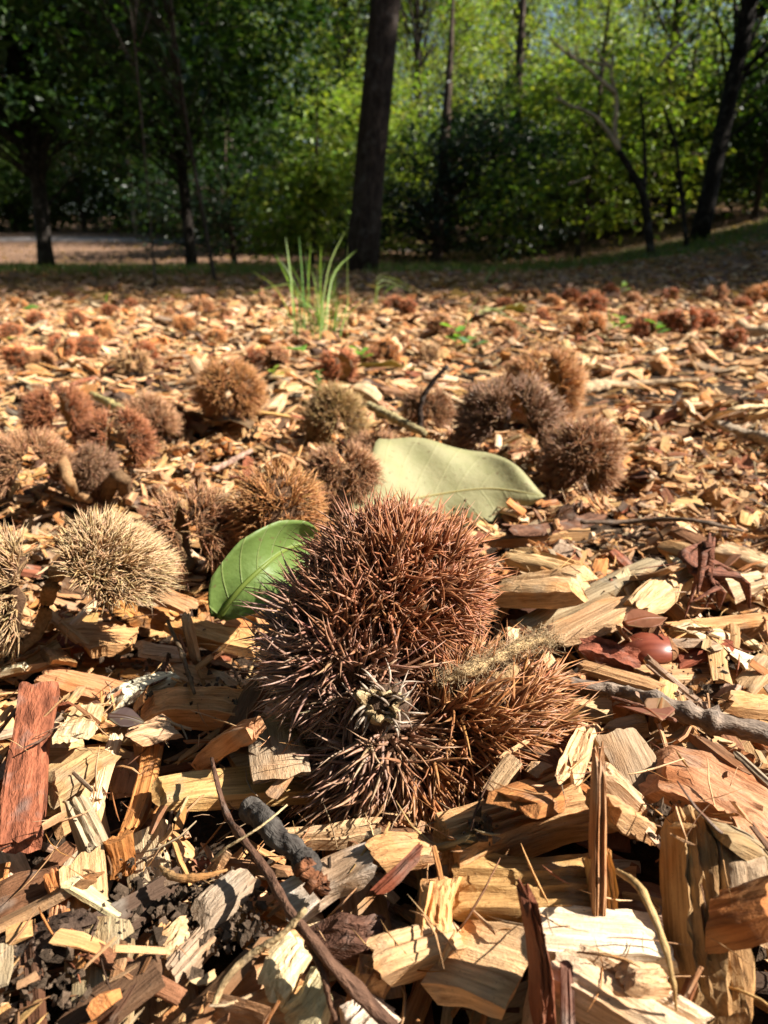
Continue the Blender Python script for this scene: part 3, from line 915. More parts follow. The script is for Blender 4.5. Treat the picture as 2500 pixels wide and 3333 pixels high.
def place_px(px, py, wpx, sit=.80):
    """where a ball seen wpx wide at that spot rests on the bed"""
    k = FPX; v = (1666.5 - py) / k; z0 = .012
    for _ in range(4):
        d = (CAM[2] - z0) / (math.sin(PITCH) - math.cos(PITCH) * v + sit * wpx / 2 / k)
        p = at_depth(px, py, d); z0 = hz(p[0], p[1], .015) if p[1] < 1.7 else float(gz(p[0], p[1]))
    return p, wpx / 2 / k * d


NEAR = [  # px, py, width px, palette, style, yaw, label
    (215, 1900, 660, 'tan', 'arch', .0, 'pale tan burr split into an arch over the chips, felted inner rim showing'),
    (632, 1725, 330, 'brown', 'closed', .4, 'brown rounded burr just behind the small green leaf'),
    (905, 1655, 320, 'orange', 'closed', 1.0, 'orange-brown burr between the big pale leaf and the small green leaf'),
    (1110, 1540, 250, 'brown', 'split', .2, 'dull brown burr half hidden behind the big pale leaf'),
    (1215, 1480, 190, 'brown', 'closed', .2, 'small brown burr touching the far side of the big pale leaf'),
    (105, 1520, 260, 'brown', 'open', .2, 'dense brown burr with its curled husk strip, behind the pale arching burr'),
    (285, 1530, 200, 'dark', 'closed', -.6, 'dark half-shaded burr beside the curled husk strip'),
    (180, 1345, 220, 'rust', 'split', .7, 'round reddish-brown burr beyond the dense brown one'),
    (385, 1425, 235, 'rust', 'split', .3, 'reddish split burr beside the greenish stick'),
    (480, 1370, 205, 'brown', 'closed', -.3, 'narrow upright burr valve by the greenish stick'),
    (560, 1360, 120, 'rust', 'closed', 1.2, 'small reddish burr fragment next to the flat brown leaf'),
    (745, 1265, 230, 'orange', 'split', .2, 'orange-brown open burr with the crimson chestnut in front'),
    (1092, 1352, 232, 'olive', 'closed', .5, 'round olive-brown burr standing in front of the green sprig'),
    (1392, 1325, 175, 'brown', 'split', .1, 'dark brown burr with a black twig sticking out of it'),
    (1765, 1245, 270, 'orange', 'split', .1, 'fuzzy golden-orange burr on the heap by the long grey stick'),
    (1650, 1375, 300, 'dark', 'open', -.2, 'shaded dark burr in the heap between two larger burrs'),
    (1890, 1478, 270, 'brown', 'closed', .6, 'big brown burr with greenish spines beside the big pale leaf'),
]
for k, (px, py, w, pal, st, yaw, lab) in enumerate(NEAR):
    p, R = place_px(px, py, w * (.88 if st == 'arch' else 1.18)); p = p - np.array([0, 0, R * .10])
    b = make_burr(R, pal, st, n=4600 if st == 'arch' else (2300 if w > 180 else 1400), seed=100 + k)
    b.location = p; b.rotation_euler = (0, 0, yaw)
    if st == 'arch': b.scale = (1.12, 1, .88)
    tag(b, lab, 'chestnut burr', 'chestnut burrs on the mulch')

protos = []
for k, (pal, st) in enumerate([('rust', 'split'), ('brown', 'closed'), ('orange', 'open'), ('rust', 'closed'), ('brown', 'open'), ('tan', 'split')]):
    protos.append([make_burr(1.0, pal, st, n=620, seed=300 + k), pal, st, False])
FAR = [(1100, 1170, 120), (1205, 1150, 70), (1262, 1140, 80), (830, 1165, 75), (895, 1150, 90), (430, 1165, 100), (468, 1130, 90), (60, 1150, 80),
       (135, 1175, 80), (195, 1120, 85), (285, 1115, 90), (30, 1070, 75), (600, 1055, 80), (662, 995, 60), (845, 985, 62), (1282, 985, 62), (1330, 995, 55),
       (1305, 1100, 75), (1432, 1042, 85), (1495, 1085, 80), (1400, 1145, 70), (1920, 1050, 82), (2100, 1052, 82), (2170, 1035, 62), (2335, 945, 72),
       (1985, 938, 60), (1932, 980, 75), (2235, 1030, 85), (2300, 1025, 70), (2480, 960, 75), (355, 1000, 55), (540, 1010, 52), (250, 1035, 60), (115, 1020, 60),
       (730, 1010, 50), (1000, 985, 45), (1120, 975, 45), (1180, 1000, 50), (1560, 970, 48), (1640, 985, 55), (1730, 960, 50), (1800, 975, 52), (1860, 955, 48), (2060, 965, 48),
       (2180, 955, 52), (2420, 985, 60), (60, 985, 46), (430, 985, 45), (905, 965, 40), (1420, 960, 42), (1650, 1060, 66), (1560, 1110, 60), (980, 1085, 62), (700, 1090, 70),
       (340, 1080, 66), (2040, 1010, 55), (2390, 1090, 70), (1760, 1020, 50)]
FLAND = [(at_z(a, b, .0), t) for a, b, t in [(1050, 1085, 'by the grass tuft'), (1230, 1000, 'by the arching grass'), (1240, 1200, 'by the yellow-green leaf'), (950, 1140, 'by the green leaf below the tuft'), (745, 1265, 'behind the crimson chestnut'), (440, 1280, 'behind the greenish stick'),
    (180, 1260, 'behind the round reddish-brown burr'), (110, 1005, 'by the green leaf near the shade'), (350, 1005, 'by the short grass near the shade'), (1475, 1160, 'by the bright green seedling'), (1640, 1018, 'by the pale yellow-green leaf'), (2010, 1095, 'by the tall thin grass stem'), (2450, 1080, 'by the pale log end'),
    (1570, 930, 'by the slanting grass blades'), (2020, 960, 'at the foot of the bank'), (2350, 950, 'on the rising bank'), (650, 970, 'before the saplings'), (1950, 1065, 'by the tan dead leaf'), (2130, 1105, 'by the dark-leaved seedling')]]
FL = {('rust', 'split'): 'reddish burr split in two', ('brown', 'closed'): 'closed brown burr',
      ('orange', 'open'): 'orange-brown burr lying open', ('rust', 'closed'): 'closed reddish burr',
      ('brown', 'open'): 'brown burr lying open', ('tan', 'split'): 'tan burr split in two'}
for k, (px, py, w) in enumerate(FAR):
    pr = protos[k % len(protos)] if k < len(protos) else protos[rng.integers(len(protos))]
    b = pr[0] if not pr[3] else copy_tree(pr[0]); pr[3] = True
    p, R = place_px(px, py, w * rng.uniform(1.15, 1.6)); p = p - np.array([0, 0, R * rng.uniform(.1, .4)])
    b.location = p; b.scale = np.array([R, R, R]) * rng.uniform(.85, 1.15, 3) * [1, 1, .85]; b.rotation_euler = (rng.normal(0, .25), rng.normal(0, .25), rng.uniform(0, 6.28))
    tag(b, FL[pr[1], pr[2]] + ' ' + near_to(p, FLAND), 'chestnut burr', 'chestnut burrs strewn over the far mulch')


# the big burr
def big_burr():
    r = np.random.default_rng(5)
    scar = at_depth(1240, 2290, .1525)
    root = empty('chestnut_burr', (float(scar[0]), float(scar[1]) + .02, .012))
    tag(root, 'big rust-brown burr standing upright, stalk scar and pale curled spines facing out', 'chestnut burr', 'chestnut burrs on the mulch')
    org = np.array(root.location)
    I3 = np.eye(3)
    cam_dir = lambda c: norm(CAM - c)
    A = at_depth(1285, 1915, .180) - org; A2 = at_depth(1150, 2120, .176) - org; B = at_depth(1575, 2345, .172) - org; Cc = at_depth(1295, 2470, .168) - org
    sc = scar - org
    # each lobe: centre, frame (columns), radii
    RA = np.array([.0172, .0170, .0150]); RA2 = np.array([.0168, .0165, .0172]); RB = np.array([.0155, .0145, .0118]); RC = np.array([.0185, .0150, .0122])
    ay = math.radians(-14)
    FB = np.array([[math.cos(ay), 0, -math.sin(ay)], [0, 1, 0], [math.sin(ay), 0, math.cos(ay)]])
    lobes = [(A, I3, RA, 1500, [('rust', 1.0)], 'upper rust-red valve with crossing spines'), (B, FB, RB, 950, [('chestnut', 1.0)], 'lower valve with orange-brown combed spines'),
             (Cc, I3, RC, 720, [('chestnut', 1.0)], 'bottom valve with pinkish-grey drooping spines'),
             (A2, I3, RA2, 1150, [('rust', 1.0)], 'side valve with long mauve-grey spines')]
    picks = []
    for li, (c, F, rad, n, pals, lab) in enumerate(lobes):
        # husk: nearly a full lobe, open at the back
        back = norm(np.array([.5, .8, -.2])) if li != 1 else norm(np.array([.2, .75, .5]))
        Fh = frame(-back)
        V, T, C = husk_geo(c, F, rad * .96, 2.35, HUSK_OUT, HUSK_IN, r, nt=14, npn=28, pre=Fh)
        v = obj('valve', mesh_np('valve', V, T, M_HUSK, col=C), root); v['label'] = lab
        avoid = [(o[0], o[1], o[2] * .9) for k, o in enumerate(lobes) if k != li]
        m = int(n * .58)
        d = cap_points(m, math.pi, r)
        P = (d * rad) @ F.T + c; N = norm((d / rad) @ F.T)
        # keep the camera's two thirds and what a step aside would show
        t = P - sc; dist = np.linalg.norm(t, axis=1); t = t - N * (t * N).sum(1, keepdims=True)
        kf = (.12, .45, .45, .3)[li] + .8 * np.exp(-dist / .016)[:, None]
        Nn = norm(N + kf * norm(t))
        ok = (dist > .0048)
        if li == 2: Nn = norm(Nn + np.array([0, -.15, -.45]))
        if li == 1: Nn = norm(Nn + np.array([.55, 0, .05]))
        ok &= ~((li == 1) & (d[:, 2] > .85) & (d[:, 0] < .1))
        per = 5
        P = P[ok]; Nn = Nn[ok]; dist = dist[ok]
        Nn = norm(Nn + r.normal(0, .30, Nn.shape)); tuft = np.repeat(r.uniform(.62, 1.18, len(P)), per)
        tuft *= 1 + .16 * np.sin(np.repeat(P @ np.array([310., 170, -240]), per) + li) 
        P = np.repeat(P, per, 0) + r.normal(0, .0006, (len(P) * per, 3)); Nn = np.repeat(Nn, per, 0); dist = np.repeat(dist, per)
        D = norm(Nn + r.normal(0, .42 if li in (0, 3) else .30, Nn.shape))
        keep = np.ones(len(P), bool)
        for c2, F2, r2 in avoid:
            q = ((P - c2) @ F2) / r2; keep &= (q * q).sum(1) > 1
        P, D, dist, tuft = P[keep], D[keep], dist[keep], tuft[keep]; k = len(P)
        Ln = np.array([.0105, .0122, .0118, .0112])[li] * 1.15 * tuft * r.uniform(.55, 1.12, k); R = .00047 * r.uniform(.65, 1.25, k)
        # local colour: greyer towards the stalk scar and the weathered flank
        g = np.clip(1.15 - dist / .015, 0, 1)[:, None] * r.uniform(.3, 1, (k, 1))
        a1, b1 = (np.array(x) for x in BR[pals[0][0]]); a2, b2 = np.array((.24, .19, .16)), np.array((.44, .36, .29))
        if li != 1:
            wq = (.35, 0, .85, 1)[li] * smoothstep(((-(P - c)[:, 0] - .35 * (P - c)[:, 2]) / .022 + .35))[:, None]
            am, bm = (np.array(x) for x in BR['mauve'])
            a1 = a1 * (1 - wq) + am * .95 * wq; b1 = b1 * (1 - wq) + bm * wq
        vv = r.uniform(.7, 1.25, (k, 1)) * (1 + r.normal(0, .05, (k, 3)))
        Cb = (a1 * (1 - g) + a2 * g) * vv; Ct = (b1 * (1 - g) + b2 * g) * vv
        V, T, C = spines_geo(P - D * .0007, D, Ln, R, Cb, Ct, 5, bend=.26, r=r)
        facing = (D * cam_dir(c + org)).sum(1)
        sc_ = -np.linalg.norm(V.mean(1) + org - CAM, axis=1) + .01 * np.abs(facing)
        own = np.zeros(k, bool); own[np.argsort(-sc_)[:74]] = True
        for q in np.nonzero(own)[0]:
            obj('spine', mesh_np('spine', V[q], T, M_SPINE, col=C[q]), v)
        Vm, Tm, Cm = merge_spines(V[~own], T, C[~own])
        tag(obj('spines', mesh_np('spines', Vm, Tm, M_SPINE, col=Cm), v), kind='stuff')
    # stalk scar: a broken ring of pale husk lobes
    acc = Acc()
    to = cam_dir(scar); F = frame(to)
    nq = 30; ph = np.arange(nq) / nq * 2 * math.pi
    lob = .5 + .5 * np.cos(ph * 4 + .7) * r.uniform(.6, 1, nq)
    prof = [(1.15, -.004), (1.05, -.0012), (1.0, .0012), (.86, .0020), (.66, .0012), (.5, -.0012), (.12, -.0022)]
    rings = []
    for (kr, kz) in prof:
        rr = .0038 * kr * (1 + .16 * r.normal(size=nq) + .22 * np.cos(ph * 3 + 1) + .10 * np.cos(ph * 5))
        zz = kz + (.0030 * (lob - .6) + .0008 * r.normal(size=nq)) * (1 if kz > 0 else .25)
        rings.append(np.stack([rr * np.cos(ph) * 1.15, rr * np.sin(ph) * .85, zz], -1))
    S = np.stack(rings); m = len(prof)
    i = (np.arange(m - 1)[:, None] * nq); j = np.arange(nq)[None]; j2 = (j + 1) % nq
    Q = np.stack([i + j, i + j2, i + nq + j2, i + nq + j], -1).reshape(-1, 4)
    acc.add(S.reshape(-1, 3) @ F.T + sc, np.concatenate([Q[:, [0, 1, 2]], Q[:, [0, 2, 3]]]),
            np.repeat(np.array([(.20, .14, .09), (.34, .25, .14), (.48, .38, .22), (.52, .42, .25), (.36, .26, .14), (.12, .07, .04), (.05, .03, .02)]), nq, 0) * r.uniform(.75, 1.15, (m * nq, 1)))
    s_o = obj('stalk_scar', acc.mesh('stalk_scar', M_HUSK), root); s_o['label'] = 'pale broken ring where the stalk was'
    base, T, L = tube([sc - to * .018, sc - to * .006, sc - to * .0005], [.008, .0055, .0026], 14, .10, r)
    obj('stalk_base', mesh_np('stalk_base', base, T, M_HUSK, col=np.broadcast_to((.09, .06, .042), base.shape)), root)
    # pale curled spines round the scar
    acc = Acc()
    for q in range(34):
        a = r.uniform(0, 2 * math.pi); e = np.array([math.cos(a), math.sin(a) * .8, 0])
        l = r.uniform(.0025, .0055); cu = r.normal(0, 1.8)
        tt = np.linspace(0, 1, 6)
        loc = r.normal(0, .0014, 3) * [1, 1, .2] + e[None] * (.0030 + l * tt)[:, None] + np.stack([-e[1] * cu * l * tt**2 * .5, e[0] * cu * l * tt**2 * .5, -.001 + r.uniform(.001, .004) * np.sin(tt * 2.6) + r.uniform(-.003, .001) * tt], -1)
        V, T, L = tube(loc @ F.T + sc, np.array([1.0, 1, .95, .8, .55, .12]) * .00030 * r.uniform(.8, 1.2), 5)
        acc.add(V, T, np.array((.42, .33, .25)) * r.uniform(.5, 1.15), L)
    tag(obj('curled_spines', acc.mesh('curled_spines', M_SPINE), root), kind='stuff')
    # torn inner lining showing in the notch between the valves
    lc = at_depth(1560, 2200, .176) - org
    V, T, C = husk_geo(lc, frame((-.25, -.75, .6)), np.array([.0105, .0062, .0060]), 1.5, (.40, .27, .14), (.46, .33, .18), r, nt=9, npn=22)
    lo = obj('husk_lining', mesh_np('husk_lining', V + r.normal(0, .0003, V.shape), T, M_HUSK, col=C), root); lo['label'] = 'pale tan felted lining in the notch between two valves'
    # felted seam between the upper and the lower valve
    P = spline([at_depth(1440, 2215, .160), at_depth(1520, 2185, .160), at_depth(1600, 2150, .162), at_depth(1680, 2110, .165), at_depth(1745, 2085, .169), at_depth(1800, 2090, .174)], 22) - org
    V, T, L = tube(P, np.interp(np.linspace(0, 1, 22), [0, .3, .6, 1], [.0010, .0014, .0013, .0004]) * r.uniform(.7, 1.3, 22), 9, .22, r)
    seam = obj('husk_seam', mesh_np('husk_seam', V, T, M_HUSK, col=np.broadcast_to((.50, .36, .19), V.shape)), root); seam['label'] = 'felted tan seam between two valves'
    k = 1500; pi = r.integers(0, 22, k); D = norm(r.normal(size=(k, 3)) + [0, -.3, .8]); P0 = P[pi] + r.normal(0, .0012, (k, 3))
    V, T, C = spines_geo(P0, D, np.full(k, .0028) * r.uniform(.5, 1.2, k), np.full(k, .00007), np.full((k, 3), .4) * [1, .75, .45], np.full((k, 3), .55) * [1, .8, .5], 3, r=r)
    V, T, C = merge_spines(V, T, C)
    tag(obj('felt_hairs', mesh_np('felt_hairs', V, T, M_HUSK, col=C), seam), kind='stuff')


big_burr()


# felted rim strip of the arching burr and the curled strip between the two brown burrs
def strip(parent_label, name, pts, rad, colr, label, cat, flat=.45):
    P = spline(pts, 18)
    V, T, L = tube(P, rad, 8, .12)
    o = obj(name, mesh_np(name, V, T, M_HUSK, col=np.broadcast_to(colr, V.shape), lco=L))
    tag(o, label, cat)
    return o


strip('', 'husk_strip', [on_bed(60, 2120, .002), on_bed(130, 2050, .006), on_bed(155, 1960, .012), on_bed(170, 1900, .020), on_bed(200, 1840, .027)],
      np.linspace(.0016, .0026, 18), (.40, .24, .11), 'felted tan husk rim hanging down under the pale arching burr', 'husk strip')
strip('', 'husk_strip', [on_bed(205, 1500, .022), on_bed(222, 1560, .016), on_bed(250, 1610, .006), on_bed(290, 1625, .003)],
      np.linspace(.003, .002, 18), (.36, .22, .11), 'curled tan husk strip between the dense brown and the dark burr', 'husk strip')
strip('', 'husk_strip', [on_bed(345, 1610, .002), on_bed(360, 1580, .010), on_bed(395, 1555, .016), on_bed(405, 1600, .004)],
      np.linspace(.004, .003, 18), (.16, .10, .055), 'short dark curled husk piece beside the dark half-shaded burr', 'husk strip')


# ------------------------------------------------------------------ chestnuts
def nut(p, L, W, Hh, yaw, pitch, col, label, tipcol=(.18, .09, .045)):
    u = np.linspace(0, math.pi, 17)[:, None]; w = (np.arange(24) / 24 * 2 * math.pi)[None]
    x = -np.cos(u); rr = np.sin(u) ** .8
    point = np.where(x > 0, 1 - .45 * x ** 2.2, 1)
    V = np.stack([(x + .18 * np.maximum(x, 0) ** 6) * .5 * L + 0 * w, rr * point * np.cos(w) * .5 * W, np.where(np.sin(w) > 0, 1.0, .55) * rr * point * np.sin(w) * .5 * Hh], -1).reshape(-1, 3)
    i = (np.arange(16)[:, None] * 24); j = np.arange(24)[None]; j2 = (j + 1) % 24
    Q = np.stack([i + j, i + 24 + j, i + 24 + j2, i + j2], -1).reshape(-1, 4)[:, ::-1]
    root = empty('chestnut', p); root.rotation_euler = (0, pitch, yaw)
    me = mesh_np('shell', V, Q, M_NUT, col=np.broadcast_to(col, V.shape), lco=V); obj('shell', me, root)
    sel = V[:, 0] < -.36 * L
    tip = np.array([.57 * L, 0, 0])
    Vt, Tt, Lt = tube([tip - [L * .10, 0, 0], tip, tip + [L * .06, 0, .0004]], [L * .07, L * .04, L * .008], 7, .1)
    obj('tip', mesh_np('tip', Vt, Tt, M_HUSK, col=np.broadcast_to(tipcol, Vt.shape)), root)
    # matt hilum at the blunt end: a shell a little proud of the nut
    k = 5; Vh = V[:k * 24] * np.array([1.012, 1.02, 1.02]); qh = Q[:(k - 1) * 24]
    obj('hilum', mesh_np('hilum', Vh, qh, M_HUSK, col=np.broadcast_to((.24, .12, .06), Vh.shape)), root)
    tag(root, label, 'chestnut')
    return root


p = on_bed(2110, 2115, -.0005)
nut(p, .0165, .014, .0095, math.radians(170), math.radians(6), (.25, .065, .034), 'glossy reddish chestnut lying half buried beside the pale cube chip')
p = on_bed(822, 1318, .004)
nut(p, .024, .018, .014, math.radians(150), math.radians(12), (.17, .012, .014), 'crimson chestnut in front of the orange-brown open burr')

# ------------------------------------------------------------------ twigs and sticks
def twig(label, pts, rpx, colour, name='twig', sides=9, wob=.07, n=40, knots=3, cat='twig', mat=None, upright=False):
    """pts: (px, py, lift mm); rpx: radius in photo pixels at the ends"""
    P = np.array([on_bed(a, b, .0015 + c * .001) for a, b, c in pts])
    if upright: P = np.array([P[0]] + [at_y(a, b, P[0][1] + .004) for a, b, c in pts[1:]])
    S = spline(P, n)
    dep = (S - CAM) @ FWD
    rad = np.interp(np.linspace(0, 1, n), np.linspace(0, 1, len(rpx)), rpx) / FPX * dep
    S += np.cumsum(rng.normal(0, .12, S.shape), 0) * rad[:, None] * .6
    for _ in range(knots):
        c = rng.integers(2, n - 2); rad[c - 1:c + 2] *= np.array([1.15, 1.35, 1.15])
    V, T, L = tube(S, rad, sides, wob)
    col = np.broadcast_to(np.array(colour), V.shape) * (1 + .12 * rng.normal(size=(len(V), 1)))
    o = obj(name, mesh_np(name, V, T, mat or M_BARK, col=np.clip(col, .005, .9), lco=L + rng.uniform(-2, 2, 3)))
    tag(o, label, cat)
    return o


twig('long thin brown twig running under the crossing pale twig towards the mulch front', [(690, 2470, 8), (710, 2560, 12), (735, 2640, 9), (800, 2740, 8), (880, 2850, 8), (960, 2980, 9), (1030, 3060, 9), (1150, 3200, 9), (1300, 3340, 8)],
     [6, 9, 11, 14, 20, 24], (.11, .06, .038), knots=6)
twig('second brown twig branching down from the long thin twig', [(1000, 3040, 8), (1050, 3180, 7), (1090, 3320, 6)], [13, 11, 9], (.13, .07, .042))
twig('pale bent bare twig crossing over the long brown twig', [(995, 2960, 14), (900, 3055, 11), (800, 3120, 8), (730, 3190, 6), (690, 3275, 5)], [9, 11, 12, 10], (.46, .34, .18), wob=.04)
twig('charred grey lichen-speckled stick stub below the golden plank', [(800, 2630, 4), (880, 2710, 6), (960, 2790, 6), (1000, 2840, 6)], [32, 37, 35, 30], (.075, .068, .060), name='stick_stub', cat='stick', sides=14)
twig('crumbly reddish stub end behind the cream-white curved chip', [(985, 2815, 7), (1040, 2870, 6)], [29, 24], (.17, .07, .032), name='stick_stub', cat='stick', wob=.16)
twig('thin straw crossing over the charred stick stub', [(935, 2620, 14), (850, 2690, 12), (740, 2760, 8), (690, 2800, 5)], [3, 4, 5], (.52, .40, .22), name='straw', cat='straw', knots=0)
twig('grey-brown dead branch with cracked bark lying below the chestnut', [(1850, 2222, 5), (2013, 2252, 5), (2140, 2290, 5), (2305, 2345, 6), (2540, 2410, 7)], [18, 24, 27, 30, 36], (.23, .18, .14), name='dead_branch', cat='branch', sides=14, knots=6)
twig('thin brown twig lying beside the dead branch', [(1990, 2270, 10), (2100, 2300, 9), (2200, 2345, 8)], [6, 7, 7], (.17, .08, .05))
twig('dark thin twig standing near the thin cream stick', [(545, 2020, 10), (585, 2110, 8), (610, 2190, 5), (632, 2262, 3)], [6, 7, 7, 6], (.12, .085, .05))
twig('slim tan shred of fibre arching beside the tall standing chip', [(2010, 2835, 6), (2090, 2910, 12), (2150, 3040, 12), (2190, 3190, 8), (2200, 3290, 5)], [9, 12, 12, 9, 4], (.45, .31, .14), name='fibre_strip', cat='fibre strip', mat=M_WOOD)
twig('brown fibre strand bundle curving beside the grey-tan flake', [(520, 2820, 5), (580, 2855, 6), (660, 2850, 6), (740, 2830, 5)], [6, 13, 12, 4], (.33, .20, .09), name='fibre_strip', cat='fibre strip', mat=M_WOOD)
twig('long straight grey-tan stick lying behind the golden-orange burr', [(1870, 1262, 8), (2050, 1248, 8), (2270, 1238, 8)], [20, 16, 10], (.42, .31, .19), name='stick', cat='stick')
twig('olive-pale short stick leaning between the olive burr and the big leaf', [(1200, 1318, 14), (1290, 1365, 10), (1380, 1410, 5)], [14, 15, 13], (.34, .29, .15), name='stick', cat='stick')
twig('black twig sticking up out of the dark brown burr', [(1366, 1400, 3), (1376, 1300, 30), (1415, 1240, 48), (1462, 1192, 56)], [10, 9, 8, 6], (.035, .022, .016), upright=True, knots=1, wob=.04)
twig('greenish stick lying across the chips near the reddish split burr', [(300, 1282, 6), (360, 1310, 7), (415, 1345, 8)], [11, 13, 13], (.36, .31, .13), name='stick', cat='stick')
twig('pinkish thin stick between the brown burrs and the flat brown leaf', [(690, 1530, 5), (820, 1465, 6)], [9, 8], (.36, .24, .18), name='stick', cat='stick')
twig('grey stick slanting through the chips behind the dead branch', [(2330, 1380, 5), (2430, 1410, 6), (2540, 1450, 6)], [14, 17, 18], (.30, .24, .17), name='stick', cat='stick')
twig('pale long splinter lying across the sunlit chips', [(2290, 1375, 8), (2380, 1335, 9), (2500, 1320, 9)], [8, 8, 5], (.58, .44, .25), name='straw', cat='straw', knots=0)
twig('light stick lying at the edge of the bed by the burrs', [(2400, 1112, 4), (2520, 1108, 4)], [10, 11], (.45, .34, .22), name='stick', cat='stick')
twig('pale rounded log end on the far mulch', [(2405, 1055, 12), (2440, 1075, 10), (2520, 1090, 10)], [16, 24, 26], (.50, .36, .22), name='log', cat='log', sides=12)
twig('slender grey twig behind the big pale leaf', [(1440, 1460, 6), (1500, 1510, 4), (1560, 1530, 4)], [5, 6, 5], (.30, .22, .15))
twig('thin dark twig crossing the chips near the dried leaf strands', [(1890, 1700, 6), (2080, 1695, 7), (2250, 1690, 7), (2420, 1725, 6)], [7, 8, 7, 4], (.12, .085, .06))
twig('dark knotted twig end at the heap of burrs', [(1500, 1430, 8), (1570, 1395, 16), (1640, 1340, 24)], [30, 34, 20], (.09, .055, .04), sides=12, wob=.15)


# dried leaf strands (red-brown, curling)
def strands():
    root = empty('dried_leaf', on_bed(2300, 1900, 0))
    org = np.array(root.location)
    top = on_bed(2315, 1760, .010) - org; knot = on_bed(2300, 1875, .012) - org
    ends = [(2230, 2010, 1), (2250, 1960, 2), (2270, 1935, 8), (2390, 1950, 3), (2440, 1980, 2), (2410, 1870, 8), (2340, 1980, 3), (2290, 1990, 1)]
    for ex, ey, l in ends:
        e = on_bed(ex, ey, l * .001) - org
        mid = (knot + e) / 2 + rng.normal(0, .004, 3) + [0, 0, .006]
        P = spline([top + rng.normal(0, .0015, 3), knot + rng.normal(0, .001, 3), mid, e], 16)
        tn = norm(np.gradient(P, axis=0)); sd = norm(np.cross(tn, [.2, .5, .8]))
        w = np.interp(np.linspace(0, 1, 16), [0, .4, .8, 1], [.0005, .0016, .0026, .0004])[:, None]
        V = np.stack([P - sd * w, P + np.cross(sd, tn) * w * .7, P + sd * w, P - np.cross(sd, tn) * w * .25], 1).reshape(-1, 3)
        i = np.arange(15)[:, None] * 4; j = np.arange(4)[None]; j2 = (j + 1) % 4
        Q = np.stack([i + j, i + j2, i + 4 + j2, i + 4 + j], -1).reshape(-1, 4)
        obj('strand', mesh_np('strand', V, Q, M_BARK, col=np.broadcast_to((.16, .065, .04), V.shape), lco=V), root)
    tag(root, 'red-brown dried leaf with curling strands beside the split-grained block', 'dried leaf')


strands()


# ------------------------------------------------------------------ fallen leaves
def leaf_patch(name, label, outline, spine_pts, lift, mat, colour, cat='leaf', n=26, thick=.00025, curl=0.0, wave=.0):
    """A leaf laid along a 3D midrib. outline: half widths (left, right) in metres along the midrib; lift: cross-curl."""
    S = spline(spine_pts[0], n); Sd = spline(spine_pts[1], n); Sd = norm(Sd)
    tn = norm(np.gradient(S, axis=0)); nr = norm(np.cross(tn, Sd)); Sd = np.cross(nr, tn)
    tt = np.linspace(0, 1, n)
    wl = np.interp(tt, np.linspace(0, 1, len(outline[0])), outline[0]); wr = np.interp(tt, np.linspace(0, 1, len(outline[1])), outline[1])
    m = 15; u = np.linspace(-1, 1, m)
    W = np.where(u[None] < 0, wl[:, None], wr[:, None]) * u[None]
    s = np.concatenate([[0], np.cumsum(np.linalg.norm(np.diff(S, axis=0), axis=1))])
    Z = lift * np.abs(u)[None] ** 1.5 * np.abs(W) * 1.0 + wave * np.sin(s[:, None] * 190 + u[None] * 2.0) * np.abs(u)[None] + curl * W ** 2
    V = S[:, None] + Sd[:, None] * W[..., None] + nr[:, None] * Z[..., None]
    V2 = V - nr[:, None] * thick
    L = np.stack([np.broadcast_to(s[:, None], W.shape), W, Z], -1)
    i = (np.arange(n - 1)[:, None] * m + np.arange(m - 1)[None]).ravel(); q = np.stack([i, i + 1, i + m + 1, i + m], -1)
    k = n * m
    Q = np.concatenate([q, q[:, ::-1] + k])
    b = np.concatenate([np.arange(m), np.arange(1, n) * m + m - 1, (n - 1) * m + np.arange(m - 2, -1, -1), np.arange(n - 2, 0, -1) * m])
    b2 = np.roll(b, -1); Q = np.concatenate([Q, np.stack([b, b2, b2 + k, b + k], -1)[:, ::-1]])
    VV = np.concatenate([V.reshape(-1, 3), V2.reshape(-1, 3)]); LL = np.concatenate([L.reshape(-1, 3)] * 2)
    root = empty(name, S[0])
    col = np.broadcast_to(colour, VV.shape)
    obj('blade', mesh_np('blade', VV - S[0], Q, mat, col=col, lco=LL), root)
    Vm, Tm, Lm = tube(S - nr * .0002 - S[0], np.linspace(.0009, .0003, n) if len(S) else .0005, 6)
    obj('midrib', mesh_np('midrib', Vm, Tm, M_GRASS, col=np.broadcast_to(np.array(colour) * [1.3, 1.15, .9], Vm.shape), lco=Lm), root)
    tag(root, label, cat)
    return root


# big pale sage leaf propped behind the big burr: its midrib runs along it, one long edge on the bed
pl = lambda px, py, y: at_y(px, py, y)
leaf_patch('fallen_leaf', 'big pale sage-green fallen leaf propped up behind the big burr',
           ([.003, .016, .026, .030, .028, .030, .024, .012, .001], [.002, .006, .018, .036, .033, .026, .021, .012, .001]),
           ([pl(1085, 1725, .305), pl(1240, 1650, .322), pl(1420, 1610, .338), pl(1600, 1590, .340), pl(1775, 1615, .332)],
            [(-.35, .45, .84), (-.25, .5, .80), (-.02, .55, .82), (.12, .55, .80), (.2, .6, .75)]),
           -.18, M_FALLEN, (.33, .305, .155), wave=.0030, n=48)
